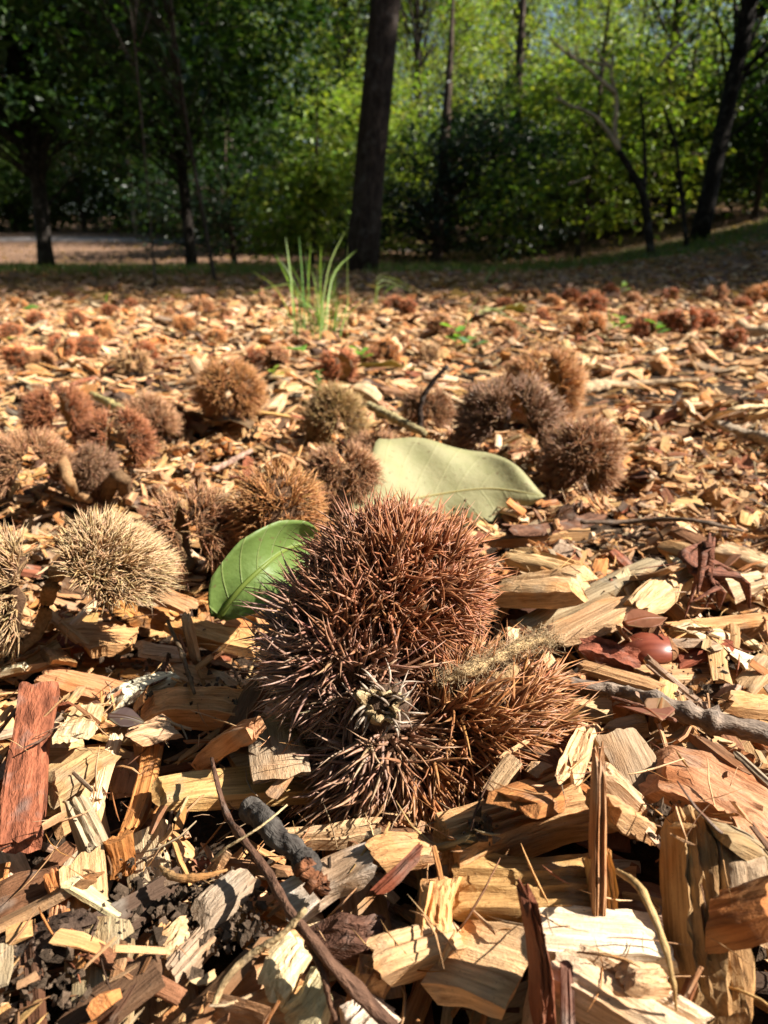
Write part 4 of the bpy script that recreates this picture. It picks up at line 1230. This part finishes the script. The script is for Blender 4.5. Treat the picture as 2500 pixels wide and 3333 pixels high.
# small fresh leaf
leaf_patch('fallen_leaf', 'small fresh green leaf curled against the flank of the big burr',
           ([.002, .008, .0105, .010, .008, .004], [.002, .008, .0105, .0105, .009, .004]),
           ([at_depth(715, 2010, .205), at_depth(770, 1930, .203), at_depth(850, 1850, .206), at_depth(930, 1790, .216), at_depth(1020, 1765, .228)],
            [(.75, -.2, -.55), (.7, -.2, -.6), (.55, -.2, -.75), (.25, .1, -.9), (.1, .3, -.9)]),
           -.45, M_GREENLEAF, (.16, .235, .06), wave=.0016)
def flat_leaf(label, px0, py0, px1, py1, hw, colour, lift=.1, dz=.004, mat=None, name='fallen_leaf'):
    a = on_bed(px0, py0, dz); b = on_bed(px1, py1, dz + .002); L = np.linalg.norm(b - a); mid = (a + b) / 2 + [0, 0, L * .06]
    w = L * hw * np.array([.1, .7, 1, .9, .5, .06])
    sd = norm(np.cross([0, 0, 1.0], b - a)) + [0, 0, rng.normal(0, .15)]
    leaf_patch(name, label, (w, w * rng.uniform(.8, 1.1)), ([a, mid, b], [sd, sd + rng.normal(0, .1, 3), sd]), lift, mat or M_FALLEN, colour, n=16, wave=L * .02)


flat_leaf('flat dull brown leaf beside the pale shredded chips', 655, 1365, 820, 1390, .28, (.20, .125, .07))
flat_leaf('yellow-green fallen leaf behind the olive-brown burr', 1110, 1205, 1350, 1200, .22, (.36, .30, .10), dz=.008)
flat_leaf('pale yellow-green leaf lying far back on the mulch', 1560, 1020, 1720, 1018, .25, (.40, .38, .16), dz=.006)
flat_leaf('dark purple-brown dead leaf among the chips', 350, 2330, 470, 2350, .42, (.06, .035, .03), dz=.007)
flat_leaf('bright green leaf below the grass tuft', 915, 1136, 985, 1142, .4, (.12, .26, .03), dz=.012, mat=M_GREENLEAF)
flat_leaf('green leaf at the far edge of the lit mulch', 75, 1006, 150, 1004, .35, (.14, .27, .04), dz=.01, mat=M_GREENLEAF)
flat_leaf('small upright green leaf near the far burrs', 25, 1100, 55, 1103, .35, (.20, .32, .05), dz=.02, mat=M_GREENLEAF)
flat_leaf('brown-red leaf scrap on the dead branch', 2060, 2300, 2150, 2340, .4, (.24, .09, .055), dz=.008)
flat_leaf('folded brown leaf scrap standing on the dead branch', 2140, 2345, 2155, 2270, .35, (.23, .12, .06), dz=.009)
flat_leaf('reddish leaf scrap behind the chestnut', 2030, 2030, 2170, 2010, .4, (.21, .075, .035), dz=.010)
flat_leaf('crinkled red-brown leaf on the chips beyond the big brown burr', 2170, 1482, 2280, 1490, .35, (.25, .10, .05), dz=.005)
flat_leaf('tan dead leaf under the far burrs', 1900, 1062, 1990, 1066, .4, (.34, .22, .12), dz=.006)


# ------------------------------------------------------------------ grass, sprigs and seedlings
def blade_geo(base, tip, mid, w, n=9):
    P = spline([base, mid, tip], n); tn = norm(np.gradient(P, axis=0))
    a = rng.uniform(0, 6.28); sd = norm(np.cross(tn, [math.cos(a), math.sin(a), .2])); up = np.cross(sd, tn)
    ww = (w * np.interp(np.linspace(0, 1, n), [0, .3, .8, 1], [.7, 1, .6, .05]))[:, None]
    V = np.stack([P - sd * ww, P + up * ww * .35, P + sd * ww], 1).reshape(-1, 3)
    i = np.arange(n - 1)[:, None] * 3; j = np.arange(2)[None]
    Q = np.stack([i + j, i + j + 1, i + 3 + j + 1, i + 3 + j], -1).reshape(-1, 4)
    return V, Q


def grass_tuft(label, px, py, blades, wdt=.0014):
    root = empty('grass_tuft', on_bed(px, py, 0)); org = np.array(root.location)
    y0 = org[1]
    for (bx, tx, ty, sag) in blades:
        b = on_bed(bx, py + rng.normal(0, 12), 0)
        t = at_y(tx, ty, y0 + rng.normal(0, .02))
        mid = b * .45 + t * .55 + np.array([-(t - b)[0] * .32 * sag, 0, abs(t - b)[2] * .16 * sag + abs((t - b)[0]) * .25 * sag])
        V, Q = blade_geo(b - org, t - org, mid - org, wdt * rng.uniform(.7, 1.2))
        c = np.array((.20, .33, .09)) * rng.uniform(.7, 1.3) * np.array([rng.uniform(.8, 1.3), 1, 1])
        obj('blade', mesh_np('blade', V, Q, M_GRASS, col=np.broadcast_to(c, V.shape)), root)
    tag(root, label, 'grass', 'grass growing through the mulch')


bl = [(1040, 1125, 750, .6), (1060, 1160, 815, .8), (960, 930, 770, .4), (985, 900, 830, .7), (1000, 790, 960, 1.3), (1020, 1035, 845, .2), (1050, 1045, 800, .3), (1075, 1100, 860, .4),
      (1090, 1090, 870, .2), (990, 920, 880, .5)]
for _ in range(34):
    b0 = 1050 + rng.normal(0, 55); bl.append((b0, 1050 + (b0 - 1050) * 1.9 + rng.normal(0, 70), rng.uniform(765, 1000), rng.uniform(0, .9)))
grass_tuft('thin green grass tuft standing on the sunlit mulch before the central trunk', 1050, 1085, bl)
grass_tuft('arching grass blades beside the tall grass tuft', 1240, 1000, [(1220, 1375, 950, 1.4), (1225, 1340, 925, 1.5), (1215, 1310, 935, 1.0), (1230, 1365, 960, 1.6), (1240, 1290, 930, .5)])
grass_tuft('few slanting grass blades near the bush edge', 1580, 930, [(1570, 1655, 820, .3), (1575, 1690, 790, .4), (1572, 1640, 850, .2), (1600, 1745, 1010, 1.2)])
grass_tuft('short grass blades at the edge of the shade', 350, 1005, [(345, 335, 960, .2), (350, 365, 950, .2), (355, 370, 965, .3), (340, 350, 970, .1)])
grass_tuft('single tall thin grass stem among the far burrs', 1980, 1080, [(1985, 1980, 985, .1), (1990, 2010, 1060, .6), (1975, 1960, 1070, .5)])
grass_tuft('long thin grass stalks by the pale yellow-green leaf', 1500, 1110, [(1505, 1560, 960, .4), (1510, 1530, 990, .3), (1520, 1760, 1090, 1.5)])


def seedling(label, px, py, hpx, n, colour, leaf=.012):
    b = on_bed(px, py, 0); root = empty('seedling', b); d = (b - CAM).dot(FWD); h = hpx / FPX * d
    P = spline([(0, 0, -.003), (h * .1, 0, h * .5), (h * .05, 0, h)], 8); V, T, L = tube(P, np.linspace(.0009, .0004, 8), 5)
    obj('stem', mesh_np('stem', V, T, M_GRASS, col=np.broadcast_to((.12, .18, .04), V.shape)), root)
    for k in range(n):
        t = (k + 1) / n; a = k * 2.4; p0 = np.array([h * .08, 0, h * (.25 + .75 * t)])
        hd = norm(np.array([math.cos(a), math.sin(a), .35])); sd = norm(np.cross([0, 0, 1], hd)); l = leaf * rng.uniform(.7, 1.2)
        V = np.array([p0, p0 + hd * l * .3 + sd * l * .26, p0 + hd * l * .7 + sd * l * .22 + [0, 0, l * .05], p0 + hd * l - [0, 0, l * .1], p0 + hd * l * .7 - sd * l * .22 + [0, 0, l * .05], p0 + hd * l * .3 - sd * l * .26, p0 + hd * l * .5 - [0, 0, l * .06]])
        T = np.array([(0, 1, 6), (1, 2, 6), (2, 3, 6), (3, 4, 6), (4, 5, 6), (5, 0, 6)])
        obj('leaf', mesh_np('leaf', V, T, M_GRASS, col=np.broadcast_to(np.array(colour) * rng.uniform(.8, 1.2), V.shape)), root)
    tag(root, label, 'seedling', 'seedlings in the mulch')


seedling('feathery green sprig behind the round olive-brown burr', 1030, 1300, 90, 22, (.07, .20, .05), .006)
seedling('small bright green seedling by the far burrs', 1475, 1160, 90, 5, (.16, .34, .05), .022)
seedling('bluish-green round-leaved seedling next to the bright green one', 1525, 1150, 45, 3, (.16, .30, .15), .026)
seedling('green seedling below the tall grass tuft', 1175, 1180, 40, 5, (.12, .30, .04), .018)
seedling('small green seedling among the burrs near the bank', 2010, 1095, 60, 5, (.14, .30, .05), .02)
seedling('dark-leaved seedling beside the far burrs by the bank', 2130, 1105, 50, 5, (.10, .22, .05), .025)
seedling('pale green seedling at the top of the bank', 2020, 965, 40, 4, (.25, .36, .14), .03)
seedling('tiny yellow-green seedling by the grass tuft', 890, 1240, 40, 4, (.25, .32, .05), .014)


# ------------------------------------------------------------------ trees
def leaves_geo(ctr, rad, per, size, pal, r, flat=.35, droop=.15):
    """leaf-sized faces in flattened sprays round the given twig ends"""
    K = len(ctr); n = K * per
    C = np.repeat(ctr, per, 0); R = np.repeat(rad, per)
    a = r.uniform(0, 2 * math.pi, n); q = np.sqrt(r.random(n)) * R
    off = np.stack([np.cos(a) * q, np.sin(a) * q, r.normal(0, 1, n) * R * flat * .5 - droop * q], -1)
    tilt = np.repeat(r.normal(0, .25, (K, 2)), per, 0); off[:, 2] += off[:, 0] * tilt[:, 0] + off[:, 1] * tilt[:, 1]
    P = C + off
    h = norm(np.stack([np.cos(a), np.sin(a), np.full(n, -.25)], -1) + r.normal(0, .55, (n, 3)))
    nn = np.array([0, 0, 1.0]) + r.normal(0, .45, (n, 3)); s = norm(np.cross(nn, h)); nn = np.cross(h, s)
    l = (size * r.uniform(.6, 1.25, n))[:, None]; w = l * r.uniform(.38, .56, (n, 1)) * .5
    V = np.stack([P, P + h * l * .45 + s * w + nn * l * .06, P + h * l - nn * l * .08, P + h * l * .45 - s * w + nn * l * .06], 1)
    i = np.arange(n)[:, None] * 4
    T = np.concatenate([i + [0, 2, 1], i + [0, 3, 2]])
    base = np.array(pal)[r.integers(0, len(pal), K)]
    col = np.repeat(base, per, 0) * r.uniform(.7, 1.35, (n, 1)) * (1 + r.normal(0, .08, (n, 3)))
    return V.reshape(-1, 3), T, np.repeat(np.clip(col, .008, .6), 4, 0)


G_DARK = [(.026, .054, .011), (.034, .066, .013), (.022, .048, .012)]  # shaded foliage: shade is put into a darker leaf green
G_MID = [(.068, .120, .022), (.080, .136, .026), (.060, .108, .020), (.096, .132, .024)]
G_LITE = [(.19, .25, .042), (.22, .28, .046), (.16, .235, .042), (.25, .28, .046)]  # sunlit foliage: sunlight is put into a brighter, yellower leaf green
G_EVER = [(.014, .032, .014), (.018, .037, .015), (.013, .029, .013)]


def make_tree(label, base, h, r0, lean, crown, ncl, per, size, pal, cat='tree', name='tree', bark=(.085, .062, .048), group=None, seed=None, clr=(.25, .5), sides=9, kink=.02, stems=1):
    r = np.random.default_rng(seed if seed is not None else rng.integers(1 << 30))
    root = empty(name, base)
    S = spline([(0, 0, -.05), (lean[0] * .35 + r.normal(0, kink), lean[1] * .35 + r.normal(0, kink), h * .35), (lean[0] * .7 + r.normal(0, kink), lean[1] * .7, h * .7), (lean[0], lean[1], h)], 22)
    rad = r0 * np.interp(np.linspace(0, 1, 22), [0, .05, .12, .6, 1], [1.35, 1.06, 1.0, .7, .15])
    V, T, L = tube(S, rad, sides, .045, r)
    obj('trunk', mesh_np('trunk', V, T, M_TREE, col=np.broadcast_to(bark, V.shape), lco=L + r.uniform(-3, 3, 3)), root)
    vol = np.array([e[3] * e[4] * e[5] for e in crown]); pick = r.choice(len(crown), ncl, p=vol / vol.sum())
    d = norm(r.normal(size=(ncl, 3))) * (r.random((ncl, 1)) ** .45)
    E = np.array(crown)[pick]; ctr = E[:, :3] + d * E[:, 3:6]
    zmin = .12 if name != 'shrub' else .05
    ctr[:, 2] = np.maximum(ctr[:, 2], zmin)
    acc = Acc()
    for k in range(0, ncl, 2 if ncl > 60 else 1):
        c = ctr[k]; zt = np.clip(c[2] * r.uniform(.45, .8), .02, h * .92); b = np.array([np.interp(zt, S[:, 2], S[:, i]) for i in range(3)])
        mid = (b + c) / 2 + [0, 0, .12 * np.linalg.norm((c - b)[:2])] + r.normal(0, .05, 3)
        rb = max(.0022, np.interp(zt, S[:, 2], rad) * r.uniform(.14, .28))
        V, T, L = tube(spline([b, mid, c], 7), np.linspace(rb, .0018, 7), 4, 0, r)
        acc.add(V, T, np.array(bark) * r.uniform(.8, 1.2), L)
    obj('limbs', acc.mesh('limbs', M_TREE), root)
    V, T, C = leaves_geo(ctr, r.uniform(clr[0], clr[1], ncl), per, size, pal, r)
    obj('crown', mesh_np('crown', V, T, M_LEAF, col=C, smooth=False), root)
    tag(root, label, cat, group)
    return root


def gp(x, y): return (x, y, float(gz(x, y)))
def xat(px, y, py=800): return float(at_y(px, py, y)[0])


# tall central trunk, bare within the picture, bark darkened in place of shade
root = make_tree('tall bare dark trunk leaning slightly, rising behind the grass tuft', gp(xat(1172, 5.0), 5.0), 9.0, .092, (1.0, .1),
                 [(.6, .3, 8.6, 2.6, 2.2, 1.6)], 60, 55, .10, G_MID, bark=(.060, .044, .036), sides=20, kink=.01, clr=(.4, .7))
# left-hand group, shaded
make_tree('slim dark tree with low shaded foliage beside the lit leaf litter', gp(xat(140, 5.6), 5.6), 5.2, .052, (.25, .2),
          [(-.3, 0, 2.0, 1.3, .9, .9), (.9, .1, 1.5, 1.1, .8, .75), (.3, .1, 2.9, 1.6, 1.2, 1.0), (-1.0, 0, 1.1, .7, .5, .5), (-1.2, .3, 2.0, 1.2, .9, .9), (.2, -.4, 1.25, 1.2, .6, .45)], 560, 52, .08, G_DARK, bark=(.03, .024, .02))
make_tree('thin pale-footed sapling in front of the dark trees', gp(xat(492, 2.75), 2.75), 2.3, .0034, (-.05, .05), [(0, .1, 1.6, .35, .3, .3), (-.2, .1, 1.3, .3, .3, .2)], 14, 44, .07, G_DARK, name='sapling', bark=(.06, .048, .04))
make_tree('slender leaning sapling with spreading dark leaves', gp(xat(695, 3.3), 3.3), 2.2, .009, (-.22, .1), [(-.40, .1, 1.10, .45, .4, .34), (-.15, .1, .80, .30, .3, .14), (-.5, .1, 1.6, .5, .5, .4)], 60, 34, .075, G_DARK, name='sapling', bark=(.05, .04, .03))
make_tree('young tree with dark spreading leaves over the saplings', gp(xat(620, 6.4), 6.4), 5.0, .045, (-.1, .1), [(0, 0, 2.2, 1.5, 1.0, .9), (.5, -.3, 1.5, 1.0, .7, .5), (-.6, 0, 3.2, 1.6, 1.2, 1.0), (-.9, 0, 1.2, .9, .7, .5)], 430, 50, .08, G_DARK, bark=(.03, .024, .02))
make_tree('dark low bush between the saplings and the central trunk', gp(xat(760, 7.6), 7.6), 1.2, .03, (0, 0), [(-.4, 0, .5, .8, .6, .45), (.5, 0, .6, .8, .6, .5)], 90, 44, .065, G_EVER, cat='bush', name='shrub', clr=(.15, .3))
make_tree('small sunlit bush with bright yellow-green leaves beside the central trunk', gp(xat(1010, 6.3), 6.3), 1.4, .02, (.1, 0), [(0, 0, .55, .5, .4, .5), (.15, -.1, .85, .42, .3, .3), (-.25, 0, .3, .4, .3, .25)], 85, 34, .075, G_LITE, cat='bush', name='shrub', clr=(.12, .26))
# dark evergreen mass right of the trunk
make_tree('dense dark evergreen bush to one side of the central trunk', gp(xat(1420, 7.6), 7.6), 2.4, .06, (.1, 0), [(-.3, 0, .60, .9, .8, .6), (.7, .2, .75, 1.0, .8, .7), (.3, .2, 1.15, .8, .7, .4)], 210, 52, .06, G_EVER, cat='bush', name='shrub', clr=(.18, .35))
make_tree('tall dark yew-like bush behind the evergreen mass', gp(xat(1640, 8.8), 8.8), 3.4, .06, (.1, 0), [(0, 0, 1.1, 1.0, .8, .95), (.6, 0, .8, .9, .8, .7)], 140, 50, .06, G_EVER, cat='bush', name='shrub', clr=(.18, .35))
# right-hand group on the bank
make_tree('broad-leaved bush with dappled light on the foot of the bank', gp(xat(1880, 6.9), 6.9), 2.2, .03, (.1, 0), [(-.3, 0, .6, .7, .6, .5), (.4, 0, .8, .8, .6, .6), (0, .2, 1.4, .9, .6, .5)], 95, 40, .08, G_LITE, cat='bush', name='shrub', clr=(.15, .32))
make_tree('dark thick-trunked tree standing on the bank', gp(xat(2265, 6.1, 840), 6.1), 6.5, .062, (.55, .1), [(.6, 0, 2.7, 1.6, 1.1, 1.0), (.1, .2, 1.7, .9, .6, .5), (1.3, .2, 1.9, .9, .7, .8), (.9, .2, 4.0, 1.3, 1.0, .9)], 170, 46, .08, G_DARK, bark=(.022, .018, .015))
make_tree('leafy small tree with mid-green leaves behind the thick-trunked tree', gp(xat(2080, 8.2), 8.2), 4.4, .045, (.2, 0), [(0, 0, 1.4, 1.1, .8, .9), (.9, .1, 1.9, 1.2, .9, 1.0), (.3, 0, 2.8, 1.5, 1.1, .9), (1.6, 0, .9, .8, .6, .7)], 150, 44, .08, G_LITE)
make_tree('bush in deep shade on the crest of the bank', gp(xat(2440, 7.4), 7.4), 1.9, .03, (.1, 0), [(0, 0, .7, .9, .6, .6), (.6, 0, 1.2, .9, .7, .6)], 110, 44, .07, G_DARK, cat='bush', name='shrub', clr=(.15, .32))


# dead, bare small tree; pale upper branches lightened further in place of sunlight
def dead_tree():
    y = 5.2
    b = at_y(2120, 860, y); b[2] = float(gz(b[0], b[1])) - .03
    root = empty('dead_tree', b)
    q = lambda px, py, yy=y: at_y(px, py, yy) - b
    low = [(.05, .038, .03)]
    def part(name, pts, r0, r1, col):
        V, T, L = tube(spline(pts, 14), np.linspace(r0, r1, 14), 7, .06)
        obj(name, mesh_np(name, V, T, M_TREE, col=np.broadcast_to(col, V.shape), lco=L), root)
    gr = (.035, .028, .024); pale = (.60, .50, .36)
    part('trunk', [np.zeros(3), q(2112, 760), q(2095, 640), q(2015, 490)], .032, .022, gr)
    part('stem', [q(2098, 650), q(2100, 520), q(2092, 380), q(2085, 300)], .017, .007, gr)
    part('stem', [q(2235, 800, 5.5), q(2215, 600, 5.5), q(2190, 430, 5.5), q(2160, 350, 5.5)], .02, .008, gr)
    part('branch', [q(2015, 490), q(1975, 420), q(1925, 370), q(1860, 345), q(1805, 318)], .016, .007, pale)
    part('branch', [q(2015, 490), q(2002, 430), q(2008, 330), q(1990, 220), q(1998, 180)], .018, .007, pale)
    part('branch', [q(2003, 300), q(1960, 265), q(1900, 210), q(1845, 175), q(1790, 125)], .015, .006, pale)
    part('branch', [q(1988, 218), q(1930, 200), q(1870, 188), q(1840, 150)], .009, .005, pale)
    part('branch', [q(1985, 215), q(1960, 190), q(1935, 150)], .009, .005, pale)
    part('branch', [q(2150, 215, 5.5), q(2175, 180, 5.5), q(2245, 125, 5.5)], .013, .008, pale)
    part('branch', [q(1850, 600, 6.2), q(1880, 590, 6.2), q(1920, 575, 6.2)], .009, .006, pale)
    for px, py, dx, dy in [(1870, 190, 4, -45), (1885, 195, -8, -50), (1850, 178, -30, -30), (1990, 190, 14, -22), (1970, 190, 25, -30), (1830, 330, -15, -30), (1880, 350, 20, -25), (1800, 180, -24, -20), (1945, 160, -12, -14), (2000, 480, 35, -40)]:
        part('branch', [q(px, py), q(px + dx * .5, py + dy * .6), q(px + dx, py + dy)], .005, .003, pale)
    tag(root, 'small dead bare tree with pale branches lightened for sunlight before the dark bush', 'tree')


dead_tree()

# sunlit trees behind: a few grown as models, the rest copies turned and scaled
pro = []
for k, (pal, sz) in enumerate([(G_LITE, .085), (G_MID, .085), (G_LITE, .08), (G_MID, .09)]):
    t = make_tree('', (0, 0, 0), 8.5, .055, (.3, .1), [(0, 0, 2.6, 1.7, 1.7, 1.8), (.7, .3, 4.6, 2.0, 2.0, 1.6), (-.6, 0, 6.4, 1.8, 1.8, 1.5), (-.5, .2, 1.3, 1.3, 1.3, .9)], 330, 44, sz, pal, seed=900 + k, clr=(.3, .55), bark=(.03, .024, .02))
    pro.append([t, False])
KIND = ['bright yellow-green leafy tree', 'mid-green leafy tree', 'light green rounded tree', 'tall mid-green tree with larger leaves']
TLAND = [((xat(px, y), y), t) for px, y, t in [(140, 9, 'behind the slim dark tree'), (-200, 14, 'beside the litter slope'), (250, 16, 'beyond the narrow road'), (420, 19, 'behind the pale sunlit trunk'), (700, 10, 'behind the dark low bush'), (760, 15, 'far behind the dark low bush'),
    (1000, 10, 'behind the bright small bush'), (1180, 13, 'behind the central trunk'), (1180, 20, 'far behind the central trunk'), (1420, 10, 'behind the dark evergreen'), (1420, 16, 'far behind the dark evergreen'), (1640, 12, 'behind the yew-like bush'), (1640, 22, 'far behind the yew-like bush'),
    (1900, 10, 'behind the dead bare tree'), (1950, 17, 'far behind the dead bare tree'), (2280, 10, 'behind the thick-trunked tree'), (2300, 16, 'far behind the thick-trunked tree'), (2600, 12, 'beyond the bank crest'), (2700, 22, 'far beyond the bank crest'), (-100, 24, 'far beyond the litter slope'), (600, 25, 'far beyond the road'), (1200, 29, 'deep in the wood behind the trunk')]]
spots = [(-8.4, 15.8, 1), (-5.4, 17.5, 0), (-3.4, 16.5, 2), (-.7, 13.2, 0), (.6, 12.6, 0), (2.4, 13.8, 2), (-6.8, 21, 3), (-3.8, 21.5, 1), (-.8, 19, 2),
         (1.8, 20.5, 0), (-10.8, 20.5, 2), (-1.8, 25, 0), (2.6, 25.5, 3), (6.4, 27, 1), (10.5, 27, 2), (-6.4, 27, 1), (-11, 28, 0), (15, 27, 0), (0.2, 30, 1), (-14, 24, 3), (5, 32, 0), (10, 33, 2), (-4, 32, 2), (-9, 34, 3), (17, 33, 1), (6.2, 23.5, 2)]
for k, (x, y, c) in enumerate(spots):
    t = copy_tree(pro[c][0]) if pro[c][1] else pro[c][0]
    pro[c][1] = True
    sc = rng.uniform(.85, 1.2) * (1 + .012 * max(0, y - 14))
    t.location = gp(x, y); t.scale = (sc, sc, sc * rng.uniform(.95, 1.15)); t.rotation_euler = (0, 0, rng.uniform(0, 6.28))
    tag(t, KIND[c] + ' ' + near_to((x, y), TLAND), 'tree', 'sunlit trees behind')
# undergrowth closing the view between the trunks
upro = []
for k, pal in enumerate([G_MID, G_LITE, G_DARK]):
    upro.append([make_tree('', (0, 0, 0), 1.9, .03, (.1, 0), [(-.5, 0, .55, .9, .7, .55), (.5, .1, .7, .9, .7, .65), (0, .1, 1.3, .9, .7, .55)], 190, 42, .075, pal, name='shrub', cat='bush', seed=950 + k, clr=(.18, .34)), False])
UK = ['mid-green leafy bush in the undergrowth', 'light green leafy bush in the undergrowth', 'dark leafy bush in the undergrowth']
us = [(-4.6, 15.2, 2), (-6.2, 15.8, 2), (-7.9, 16.4, 0), (-3.3, 14.8, 0), (-9.5, 16.6, 2), (-9.5, 19.5, 2), (-7.6, 17.6, 0), (-5.6, 19, 2), (-3.9, 16.5, 0), (-2.5, 13.6, 2), (-2.3, 11.8, 2), (-1.8, 9.6, 2), (-.4, 11.4, 1), (.9, 10.9, 0), (2.2, 11.3, 1), (3.5, 10.9, 0), (4.6, 11.6, 1), (5.9, 11.4, 0), (7.2, 12.4, 1), (8.8, 13.0, 0),
      (3.0, 13.6, 1), (5.2, 14.4, 1), (7.4, 15.6, 0), (9.6, 16.4, 1), (3.4, 9.2, 2), (4.4, 8.6, 2), (-.3, 9.6, 1), (2.6, 9.4, 0), (12, 18, 0), (5.6, 17.6, 0), (8.4, 19.4, 1), (11.4, 21.4, 0), (-11.8, 19.6, 0), (4.2, 20, 1), (7, 22, 0), (10, 23.5, 1), (13.5, 23, 0)]
for k, (x, y, c) in enumerate(us):
    t = copy_tree(upro[c][0]) if upro[c][1] else upro[c][0]
    upro[c][1] = True
    sc = rng.uniform(.95, 1.3) * (1 + .03 * max(0, y - 12))
    t.location = gp(x, y); t.scale = (sc * 1.1, sc * 1.1, sc); t.rotation_euler = (0, 0, rng.uniform(0, 6.28))
    tag(t, UK[c] + ' ' + near_to((x, y), TLAND), 'bush', 'undergrowth under the far trees')
# tall trees beyond the bank: they shade the strip under the front bushes
SHADE = [(4.3, 3.1, .66), (5.9, 2.9, .95), (7.6, 3.2, 1.1), (9.8, 2.9, 1.1), (12.0, 3.6, 1.2)]
SKY_BLOCKERS = [(-6.4, 1.8, 1.25), (-8.2, 5.8, 1.35), (-5.2, -3.4, 1.3), (-1.2, -6.2, 1.35), (3.6, -6.8, 1.3), (-9.5, -.6, 1.4), (7.4, -8.4, 1.3)]  # unseen trees, added to block sky light and deepen the shadows
dense = make_tree('', (0, 0, 0), 8.5, .09, (.3, .1), [(0, 0, 2.6, 1.7, 1.7, 1.8), (.7, .3, 4.6, 2.0, 2.0, 1.6), (-.6, 0, 6.4, 1.8, 1.8, 1.5), (-.5, .2, 1.3, 1.3, 1.3, .9)], 760, 44, .115, G_MID, seed=990, clr=(.3, .55), bark=(.03, .024, .02))
for k, (x, y, sc) in enumerate(SHADE + SKY_BLOCKERS):
    t = dense if k == 0 else copy_tree(dense)
    t.location = gp(x, y); t.scale = (sc, sc, sc); t.rotation_euler = (0, 0, rng.uniform(0, 6.28))
    if k < len(SHADE): tag(t, 'tall leafy tree beyond the bank, shading the strip under the bushes', 'tree', 'shade trees beyond the bank')
    else: tag(t, 'unseen tall leafy tree added around the mulch clearing to dim the sky light', 'tree', 'unseen trees added to dim the sky light')

for px, py, d, w, lab in [(400, 765, 17.5, 36, 'pale sunlit trunk standing beyond the narrow road'), (448, 790, 14.5, 18, 'thin grey trunk beside the pale sunlit trunk'), (80, 745, 18.5, 26, 'far trunk at the crest of the litter slope')]:
    x = xat(px, d, py); rr = w / 2 / FPX * d
    make_tree(lab, gp(x, d), 7.0, rr, (.1, 0), [(0, 0, 6.0, 1.8, 1.6, 1.3)], 40, 40, .12, G_MID, bark=(.34, .27, .21), clr=(.4, .7))


def woodland():
    r = np.random.default_rng(77)
    n = 900
    x = r.uniform(-34, 36, n); y = r.uniform(34, 44, n); z = gz(x, y) + r.uniform(0, 1, n) ** .8 * 13
    V, T, C = leaves_geo(np.stack([x, y, z], -1), r.uniform(.9, 1.6, n), 60, .26, G_LITE + G_MID, r, flat=.9)
    tag(obj('woodland', mesh_np('woodland', V, T, M_LEAF, col=C, smooth=False)), 'distant sunlit wood closing off the view', 'wood', kind='stuff')
    # fallen leaves on the slope and blades of grass before the bushes
    n = 9000
    y = 2.2 + 15 * r.random(n) ** 1.4; x = r.uniform(-1, 1, n) * (.62 * y + .5); z = gz(x, y) + .008
    P = np.stack([x, y, z], -1); a = r.uniform(0, 6.28, n); h = np.stack([np.cos(a), np.sin(a), r.normal(0, .2, n)], -1); s = np.stack([-np.sin(a), np.cos(a), r.normal(0, .3, n)], -1)
    l = r.uniform(.03, .07, (n, 1))
    V = np.stack([P, P + h * l * .5 + s * l * .28 + [0, 0, .008], P + h * l, P + h * l * .5 - s * l * .28 + [0, 0, .008]], 1).reshape(-1, 3)
    i = np.arange(n)[:, None] * 4; T = np.concatenate([i + [0, 2, 1], i + [0, 3, 2]])
    base = np.array([(.30, .17, .10), (.38, .24, .15), (.20, .11, .07), (.33, .20, .14)])[r.integers(0, 4, n)] * r.uniform(.7, 1.2, (n, 1))
    tag(obj('leaf_litter', mesh_np('leaf_litter', V, T, M_LEAF, col=np.repeat(base, 4, 0), smooth=False)), 'brown fallen leaves littering the slope under the trees', 'leaf litter', kind='stuff')
    n = 16000
    y = r.uniform(3.9, 7.2, n); x = r.uniform(-1, 1, n) * (.62 * y + .5)
    ok = vnoise(x, y, 1.3, 5) > -.25; x, y = x[ok], y[ok]; n = len(x)
    P = np.stack([x, y, gz(x, y)], -1); hgt = r.uniform(.02, .07, (n, 1)); a = r.uniform(0, 6.28, n); s = np.stack([np.cos(a), np.sin(a), 0 * a], -1) * .004
    V = np.stack([P - s, P + s, P + np.concatenate([r.normal(0, .02, (n, 2)), hgt], 1)], 1).reshape(-1, 3)
    T = np.arange(n)[:, None] * 3 + [0, 1, 2]
    base = np.array([(.10, .16, .03), (.15, .20, .05), (.20, .22, .07)])[r.integers(0, 3, n)] * r.uniform(.7, 1.2, (n, 1))
    tag(obj('grass', mesh_np('grass', V, T, M_GRASS, col=np.repeat(base, 3, 0), smooth=False)), 'short green grass growing at the foot of the bushes', 'grass', kind='stuff')


woodland()
